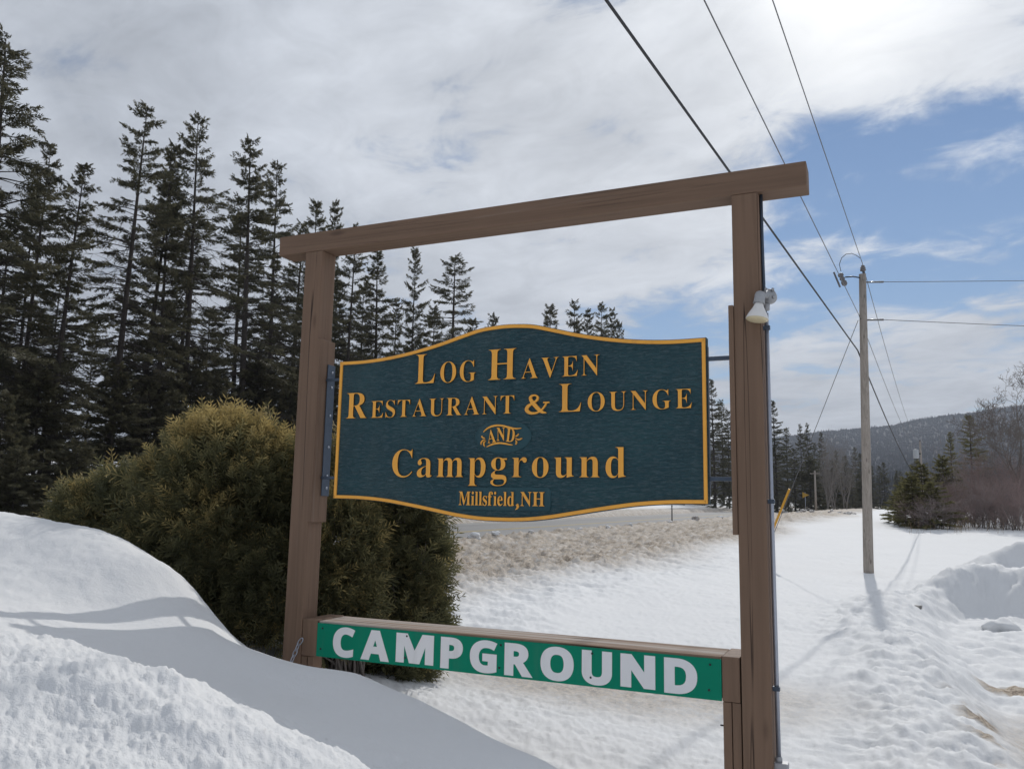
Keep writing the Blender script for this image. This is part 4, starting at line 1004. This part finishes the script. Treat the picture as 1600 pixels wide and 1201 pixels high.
# forest at the far end of the road
for i, (px, py, d, proto, w, lb) in enumerate(((1210, 627, 160, "dense_a", 1.1, "tallest dark spruce right beside the conduit pipe"), (1228, 668, 175, "dense_b", .9, "spruce next to the tallest one right of the conduit"),
                                        (1250, 664, 185, "tall_b", .9, "left one of the twin pointed spruces left of the utility pole"), (1262, 662, 180, "dense_a", .8, "right one of the twin pointed spruces left of the utility pole"),
                                        (1284, 676, 190, "dense_a", .85, "narrow spruce under the guy wire by the hill's left end"), (1180, 640, 165, "dense_b", 1.0, "spruce hidden behind the right post"),
                                        (1240, 700, 150, "dense_b", 1.2, "broad dark spruce behind the pennant sign"), (1300, 720, 165, "bushy", 1.0, "low bushy spruce beneath the pale birches"),
                                        (1265, 715, 150, "bushy", 1.2, "bushy spruce behind the short bare pole"), (1330, 735, 175, "dense_b", 1.1, "dark spruce just left of the utility pole"),
                                        (1362, 728, 190, "dense_a", 1.2, "dark spruce just right of the utility pole"), (1380, 722, 200, "dense_b", 1.1, "second dark spruce right of the utility pole"),
                                        (1402, 735, 205, "dense_a", 1.2, "spruce over the place where the road ends"), (1425, 726, 215, "dense_b", 1.2, "far spruce behind the left end of the brush"), (1345, 745, 180, "bushy", 1.3, "bushy spruce behind the utility pole"))):
    tree_px("spruce_tree", proto, px, py, None, lb, d=d, group="forest at the far end of the road", wide=w)
for i in range(16):
    px = 1205 + 225 * rt.random(); tree_px("spruce_tree", rt.choice(["dense_a", "dense_b", "tall_b"]), px, 690 + 45 * rt.random() + max(0, px - 1300) * .12, None, "dark spruce deep in the forest at the far end of the road", d=190 + 60 * rt.random(), group="deep forest at the far end of the road", wide=1.1)
# evergreens in the brush at the right
for i, (px, py, d, proto, w, lb) in enumerate(((1513, 648, 56, "dense_b", 1.25, "pointed olive spruce rising out of the brush"), (1484, 676, 58, "dense_a", 1.0, "slim olive spruce left of the pointed one in the brush"),
                                        (1440, 722, 47, "bushy", 1.35, "bushy olive evergreen at the left end of the brush"), (1412, 748, 45, "spread", 1.2, "lowest spreading evergreen at the left tip of the brush"),
                                        (1472, 712, 49, "bushy", 1.2, "rounded olive evergreen among the grey twigs"), (1425, 740, 43, "bushy", 1.5, "low rounded olive evergreen in front of the bushy one"),
                                        (1400, 765, 47, "bushy", 1.6, "smallest olive evergreen nearest the utility pole"), (1455, 752, 42, "spread", 1.3, "low spreading olive evergreen before the reddish twigs"))):
    tree_px("evergreen_tree", proto, px, py, None, lb, d=d, group="evergreens in the roadside brush", wide=w, needle="spruce_olive")

def bare_tree(seed, H, stems=1, spread=.5, levels=5, r0=.11, up=.25, kids=(3, 5), minr=.006):
    rg = np.random.RandomState(seed); S0, S1, Q0, Q1 = [], [], [], []; trunk = []
    def grow(p, d, L, r, lv):
        n = 4 if lv > 1 else 5; sg = L / n; nodes = []
        for i in range(n):
            q_ = p + d * sg
            ra, rb = r * (1 - .55 * i / n), r * (1 - .55 * (i + 1) / n)
            (trunk if lv == 0 else S0).append((p, q_, ra, rb) if lv == 0 else p)
            if lv: S1.append(q_); Q0.append(ra); Q1.append(rb)
            nodes.append((q_, d.copy(), rb)); p = q_
            d = d + rg.randn(3) * (.13 + .05 * lv) + np.array([0, 0, up * .25]); d /= np.linalg.norm(d)
        if lv >= levels: return
        for k in range(rg.randint(*kids) + (2 if lv == 0 else 0)):
            i = rg.randint(0 if stems > 1 else 1, n); q_, dd, rb = nodes[i]
            s = np.cross(dd, rg.randn(3)); s /= np.linalg.norm(s) + 1e-9
            nd = dd * (.75 - spread * .3) + s * (spread + .25 * rg.rand()) + np.array([0, 0, up * .4]); nd /= np.linalg.norm(nd)
            grow(q_, nd, L * (.50 + .25 * rg.rand()), rb * .62, lv + 1)
        grow(nodes[-1][0], nodes[-1][1], L * .55, nodes[-1][2] * .85, lv + 1)
    for s in range(stems):
        a = rg.rand() * 6.28; o_ = np.array([math.cos(a), math.sin(a), 0]) * (.35 * rg.rand() ** .5 * stems ** .5 if stems > 1 else 0)
        d = np.array([math.cos(a) * spread * .5, math.sin(a) * spread * .5, 1.0]) if stems > 1 else np.array([.05, .02, 1.]); d += rg.randn(3) * .08
        grow(o_ + np.array([0, 0, -.2]), d / np.linalg.norm(d), H * (.42 + .12 * rg.rand()), r0 * (.7 + .5 * rg.rand()), 0)
    tv, tf_ = prisms([a[0] for a in trunk], [a[1] for a in trunk], [a[2] for a in trunk], [a[3] for a in trunk], 6)
    V, Fq = prisms(S0, S1, np.maximum(Q0, minr), np.maximum(Q1, minr * .7), 3)
    return mesh_np("trunk", tv, [tf_], True), mesh_np("branches", V, [Fq])
BARE = {"tree": (10., bare_tree(31, 10, 1, .62, 5, .21, .35, (3, 5), .011)), "brush_a": (5., bare_tree(32, 5, 9, .45, 3, .035, .35, (3, 5))), "brush_b": (5., bare_tree(33, 5, 11, .55, 3, .03, .3, (3, 5))),
        "brush_c": (5., bare_tree(34, 5, 8, .38, 3, .04, .45, (3, 5))), "birch": (12., bare_tree(35, 12, 2, .35, 4, .14, .6, (3, 5)))}
def bare(name, kind, px, py, d, label, mt, group=None, wide=1.0, rz=0.0, cat="tree", mt2=None):
    p = at(px, py, d); gz = ground_z(p[0], p[1]); H, (tm, bm_) = BARE[kind]; s = (p[2] - gz) / H
    o = empty(name, (p[0], p[1], gz), label, cat, group, rz, (s * wide, s * wide, s))
    for nm, me, mm in (("stems" if cat == "shrub" else "trunk", tm, mt2 or mt), ("twigs", bm_, mt)):
        c = bpy.data.objects.new(nm, me); COL.objects.link(c); c.parent = o
        if not me.materials: me.materials.append(MAT[mm])
        c.material_slots[0].link = "OBJECT"; c.material_slots[0].material = MAT[mm]
        if nm != "trunk": c["kind"] = "stuff"
    return o
bare("bare_tree", "tree", 1572, 560, 47, "tall leafless tree with crooked branches above the brush at the right edge", "grey_bark", wide=.82, rz=2.1)
for i, (px, py, d, kind, mt, w, lb) in enumerate(((1500, 720, 47, "brush_a", "twig", 1.0, "leafless grey shrub just right of the rounded evergreen"), (1530, 690, 50, "brush_b", "twig", 1.0, "grey twiggy shrub in front of the pointed spruce"),
                                          (1556, 700, 46, "brush_c", "twig_red", 1.0, "reddish leafless shrub below the tall bare tree"), (1585, 690, 48, "brush_a", "twig", 1.05, "grey leafless shrub at the right edge of the photo"),
                                          (1480, 745, 44, "brush_b", "twig_red", .9, "low reddish shrub before the olive evergreens"), (1515, 740, 43, "brush_c", "twig_red", .9, "low reddish twiggy shrub in the middle of the brush"),
                                          (1545, 745, 42, "brush_b", "twig", .9, "low grey shrub near the snow edge of the brush"), (1600, 720, 44, "brush_c", "twig_red", 1.0, "reddish shrub cut by the right edge of the photo"),
                                          (1640, 690, 47, "brush_b", "twig", 1.0, "shrub just past the right edge"), (1575, 735, 41, "brush_a", "twig_red", .9, "low dense shrub nearest the ploughed snow ridge"), (1455, 765, 44, "brush_c", "twig", .8, "small grey shrub under the bushy olive evergreen"),
                                          (1700, 680, 50, "brush_a", "twig", 1.0, "second shrub past the right edge"))):
    bare("leafless_shrub", kind, px, py, d, lb, mt, "leafless brush at the right", w, px * .7, "shrub", "grey_bark")
for i, (px, py, d, lb) in enumerate(((1302, 682, 150, "pale leafless birch left of the utility pole, tallest of the three"), (1318, 695, 160, "pale leafless birch nearest the utility pole"), (1286, 700, 145, "pale leafless birch right behind the short bare pole"))):
    bare("birch_tree", "birch", px, py, d, lb, "pale_bark", "pale birches before the forest", 1.0, i * 2.)

for i in range(8):
    px = 1440 + 22 * i + 8 * rt.random()
    bare("leafless_shrub", ("brush_a", "brush_b", "brush_c")[i % 3], px, 765 + 14 * rt.random(), 40 + 4 * rt.random(), "low twiggy undergrowth shrub along the snow edge of the brush", ("twig_red", "twig")[i % 2], "low undergrowth along the brush", 1.5, px, "shrub", "grey_bark")
# dry weed stems along the brush edge
rg = np.random.RandomState(8); S0, S1 = [], []
for i in range(240):
    px = 1415 + 230 * rg.rand(); d = 38 + 8 * rg.rand(); p = at(px, 800, d); p[2] = ground_z(p[0], p[1]) - .03 ; S0.append(p); S1.append(p + np.array([rg.randn() * .12, rg.randn() * .12, .25 + .5 * rg.rand()]))
V, Fq = prisms(S0, S1, np.full(len(S0), .005), np.full(len(S0), .003), 3)
tag(link("dry_weeds", mesh_np("dry_weeds", V, [Fq]), MAT["weed"]), "dry weed stems poking from the snow along the brush", None, None, "stuff")

# ------------------------------------------------------------------ evergreen shrubs by the sign
def evergreen(seed, lobes, n, base, lo_z):
    """feathery sprays over a set of ellipsoid lobes (centre, radii); returns stems, foliage"""
    rg = np.random.RandomState(seed); C_ = np.array([l[0] for l in lobes]); Rr = np.array([l[1] for l in lobes])
    vol = np.array([(r_[0] * r_[1] + r_[1] * r_[2] + r_[0] * r_[2]) for r_ in Rr]); li = rg.choice(len(lobes), n, p=vol / vol.sum())
    v = rg.randn(n, 3); v[:, 2] = v[:, 2] * .9 + .15; v /= np.linalg.norm(v, axis=1, keepdims=True)
    dep = 1 - 0.42 * rg.rand(n) ** 1.6
    lump = 1 + .30 * fbm(v[:, 0] * 2 + li * 7.1, v[:, 1] * 2 + v[:, 2] * 2.3, 1.1, 3, .6, seed)
    P = C_[li] + v * Rr[li] * (dep * lump)[:, None]
    keep = (P[:, 2] > lo_z); P, v, dep, li = P[keep], v[keep], dep[keep], li[keep]; n = len(P)
    gapn = fbm(P[:, 0], P[:, 2] + P[:, 1], 2.6, 2, .5, seed + 3.); keep = gapn > -.07 - .2 * rg.rand(n); P, v, dep, li = P[keep], v[keep], dep[keep], li[keep]; n = len(P)
    nrm = v / Rr[li]; nrm /= np.linalg.norm(nrm, axis=1, keepdims=True)
    d = nrm * .75 + np.array([0, 0, .55]) + rg.randn(n, 3) * .38; d /= np.linalg.norm(d, axis=1, keepdims=True)
    s = np.cross(d, nrm + rg.randn(n, 3) * .5); s /= np.linalg.norm(s, axis=1, keepdims=True) + 1e-9; u = np.cross(s, d)
    L = 0.10 + .13 * rg.rand(n) + .10 * (rg.rand(n) > .93)
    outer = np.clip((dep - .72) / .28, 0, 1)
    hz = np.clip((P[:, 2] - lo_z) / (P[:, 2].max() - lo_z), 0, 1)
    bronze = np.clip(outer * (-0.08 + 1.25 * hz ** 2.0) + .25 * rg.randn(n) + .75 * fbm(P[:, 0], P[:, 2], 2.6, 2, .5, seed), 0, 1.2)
    Vs, Fs, Ts = [], [], []; base_i = 0
    def blade(o_, dd, ss, ln, wd, tt):
        nonlocal base_i
        mid = o_ + dd * (ln * .5)[:, None]; tip = o_ + dd * ln[:, None]
        Vs.append(np.stack([o_, mid + ss * wd, tip, mid - ss * wd], 1).reshape(-1, 3)); Fs.append(base_i + np.arange(n * 4).reshape(n, 4)); base_i += n * 4
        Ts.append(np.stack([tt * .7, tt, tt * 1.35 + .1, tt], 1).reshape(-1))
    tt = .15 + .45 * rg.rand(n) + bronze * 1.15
    blade(P, d, s, L, .005, tt)
    for k in range(5):
        f = .12 + .17 * k
        for sg in (-1, 1):
            a = .62 + .2 * rg.rand(n); dd = d * np.cos(a)[:, None] + s * (sg * np.sin(a))[:, None] + u * (.22 * rg.randn(n))[:, None] - np.array([0, 0, .10])
            ss = s * np.cos(a)[:, None] - d * (sg * np.sin(a))[:, None]
            blade(P + d * (L * f)[:, None], dd, ss, L * (.50 - .075 * k) * (.8 + .4 * rg.rand(n)), .0058, tt + .15 * k - .2)
    fol = mesh_np("foliage", np.vstack(Vs), [np.vstack(Fs)], False, np.clip(np.concatenate(Ts), 0, 2.4))
    S0, S1, Q0, Q1 = [], [], [], []
    for i in rg.choice(n, min(n, 170), replace=False):
        a = np.array([base[0] + rg.randn() * .08, base[1] + rg.randn() * .08, base[2]]); b_ = P[i]; m_ = (a + b_) / 2 + np.array([0, 0, .12]) + rg.randn(3) * .06
        S0 += [a, m_]; S1 += [m_, b_]; Q0 += [.013, .008]; Q1 += [.008, .003]
    V, Fq = prisms(S0, S1, Q0, Q1, 4)
    return mesh_np("stems", V, [Fq], True), fol
def shrub(name, seed, lobes_px, n, foot, label):
    lobes = []
    for px, py, d, rx, ry, rz_ in lobes_px: lobes.append((at(px, py, d), (rx, ry, rz_)))
    f = at(*foot); gz = ground_z(f[0], f[1]); o = empty(name, (f[0], f[1], gz), label, "shrub", "evergreen shrubs beside the sign")
    st_, fo_ = evergreen(seed, lobes, n, (f[0], f[1], gz - .1), gz - .05)
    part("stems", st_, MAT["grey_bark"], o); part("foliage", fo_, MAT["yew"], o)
shrub("evergreen_shrub", 41, [(362, 800, 6.8, .58, .60, .70), (395, 930, 6.6, .54, .54, .60), (282, 825, 6.9, .42, .46, .42), (205, 795, 7.2, .32, .38, .28), (150, 800, 7.3, .25, .34, .19), (420, 1005, 6.3, .32, .32, .33), (430, 775, 6.8, .36, .48, .50), (345, 742, 6.8, .36, .44, .42), (300, 760, 6.9, .32, .4, .34)], 27000, (370, 960, 6.8),
      "large rounded golden green evergreen shrub left of the left post")
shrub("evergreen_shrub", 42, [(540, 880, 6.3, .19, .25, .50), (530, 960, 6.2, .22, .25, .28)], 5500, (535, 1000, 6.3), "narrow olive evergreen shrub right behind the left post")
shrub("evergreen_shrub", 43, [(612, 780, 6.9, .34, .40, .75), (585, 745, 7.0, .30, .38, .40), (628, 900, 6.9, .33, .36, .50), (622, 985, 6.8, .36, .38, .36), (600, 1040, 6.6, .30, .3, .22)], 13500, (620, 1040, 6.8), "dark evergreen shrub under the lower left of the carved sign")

# ------------------------------------------------------------------ loose snow lumps
def lump_mesh(seed, r):
    rg = np.random.RandomState(seed); bm = bmesh.new(); bmesh.ops.create_icosphere(bm, subdivisions=3, radius=1.0)
    ph = rg.rand(3) * 9
    for v in bm.verts:
        c = v.co; k = 1 + .28 * math.sin(2.3 * c.x + ph[0]) * math.cos(2.1 * c.y + ph[1]) + .16 * math.sin(4.4 * c.z + ph[2] + 3 * c.x) + .05 * rg.randn()
        v.co = Vector((c.x * r * k * 1.25, c.y * r * k, c.z * r * k * .72))
    return bm_mesh("lump", bm, True)
LUMPS = [lump_mesh(60 + i, 1.0) for i in range(4)]
m, t, b = new_mat("grey_brown_ice_lump"); MAT["clod"] = m
co = t.coord("Object"); t.put(b.inputs["Base Color"], t.mix(t.smooth(t.noise(co, 2.5, 6, .65), .40, .62), (0.74, 0.74, 0.74), (0.34, 0.28, 0.23))); b.inputs["Roughness"].default_value = .6; bump(t, b, t.noise(co, 7, 5, .65), .8, .08)
def lump(px, py, d, r, label, seed, group, mat="clod", zpin=None):
    v = at(px, py, d); z = float(terrain(np.array([v[0]]), np.array([v[1]]))[0][0])
    o = link("snow_lump", LUMPS[seed % 4], MAT[mat]); o.location = (v[0], v[1], z + r * .12); o.scale = (r, r, r); o.rotation_euler = (0, 0, seed * 1.3)
    o.material_slots[0].link = "OBJECT"; o.material_slots[0].material = MAT[mat]
    return tag(o, label, "snow lump", group)
def px_on_ground(px, py):
    """march along the sight line to the ground"""
    v = ray(px, py); ds = np.linspace(2.5, 160, 3000); P = EYE[None] + ds[:, None] * v[None]
    hz = terrain(P[:, 0], P[:, 1], False)[0]; hit = np.where(P[:, 2] < hz)[0]
    return ds[hit[0]] if len(hit) else 120.0
lump(1560, 972, px_on_ground(1560, 985), .24, "largest snow lump lying on the ploughed yard floor at right", 1, None, "snow")
lump(1434, 952, px_on_ground(1436, 957), .05, "small dark clod at the foot of the ploughed snow wall", 2, None)
for i, (px, py, r) in enumerate(((700, 842, .22), (742, 838, .30), (775, 836, .22), (830, 833, .18), (905, 829, .22), (950, 826, .20), (985, 823, .26), (1046, 816, .40), (1086, 812, .45), (1125, 812, .30), (1165, 808, .35))):
    p = on_x(px, py, ROAD_N + 1.0); d = (p - EYE) @ FWD
    lump(px, py, d, r * .75, "rough icy snow lump on the crest of the dirty roadside bank", i + 3, "icy lumps along the roadside bank crest", "clod" if i in (7, 8) else "snow")
for i in range(22):
    px = 1235 + 100 * rt.random(); p = at(px, 800, 62 + 20 * rt.random()); d = (p - EYE) @ FWD
    lump(px, 800, d, .10 + .16 * rt.random(), "dark snow clod in the row before the forest left of the utility pole", i, "dark clods before the far forest")

# ------------------------------------------------------------------ thin winter haze over the valley
bm = bmesh.new(); bmesh.ops.create_cube(bm, size=1.0)
for v in bm.verts: v.co = Vector((v.co.x * 5600, v.co.y * 5600 + 400, -60 + (v.co.z + .5) * 620))
m = bpy.data.materials.new("pale_haze"); m.use_nodes = True; MAT["haze"] = m
for n in list(m.node_tree.nodes):
    if n.type == "BSDF_PRINCIPLED": m.node_tree.nodes.remove(n)
pv = m.node_tree.nodes.new("ShaderNodeVolumePrincipled"); pv.inputs["Color"].default_value = (0.80, 0.87, 1.0, 1); pv.inputs["Density"].default_value = HAZE_D; pv.inputs["Anisotropy"].default_value = 0.0
m.node_tree.links.new(pv.outputs[0], m.node_tree.nodes["Material Output"].inputs["Volume"])
tag(link("haze", bm_mesh("haze", bm), m), None, None, None, "stuff")
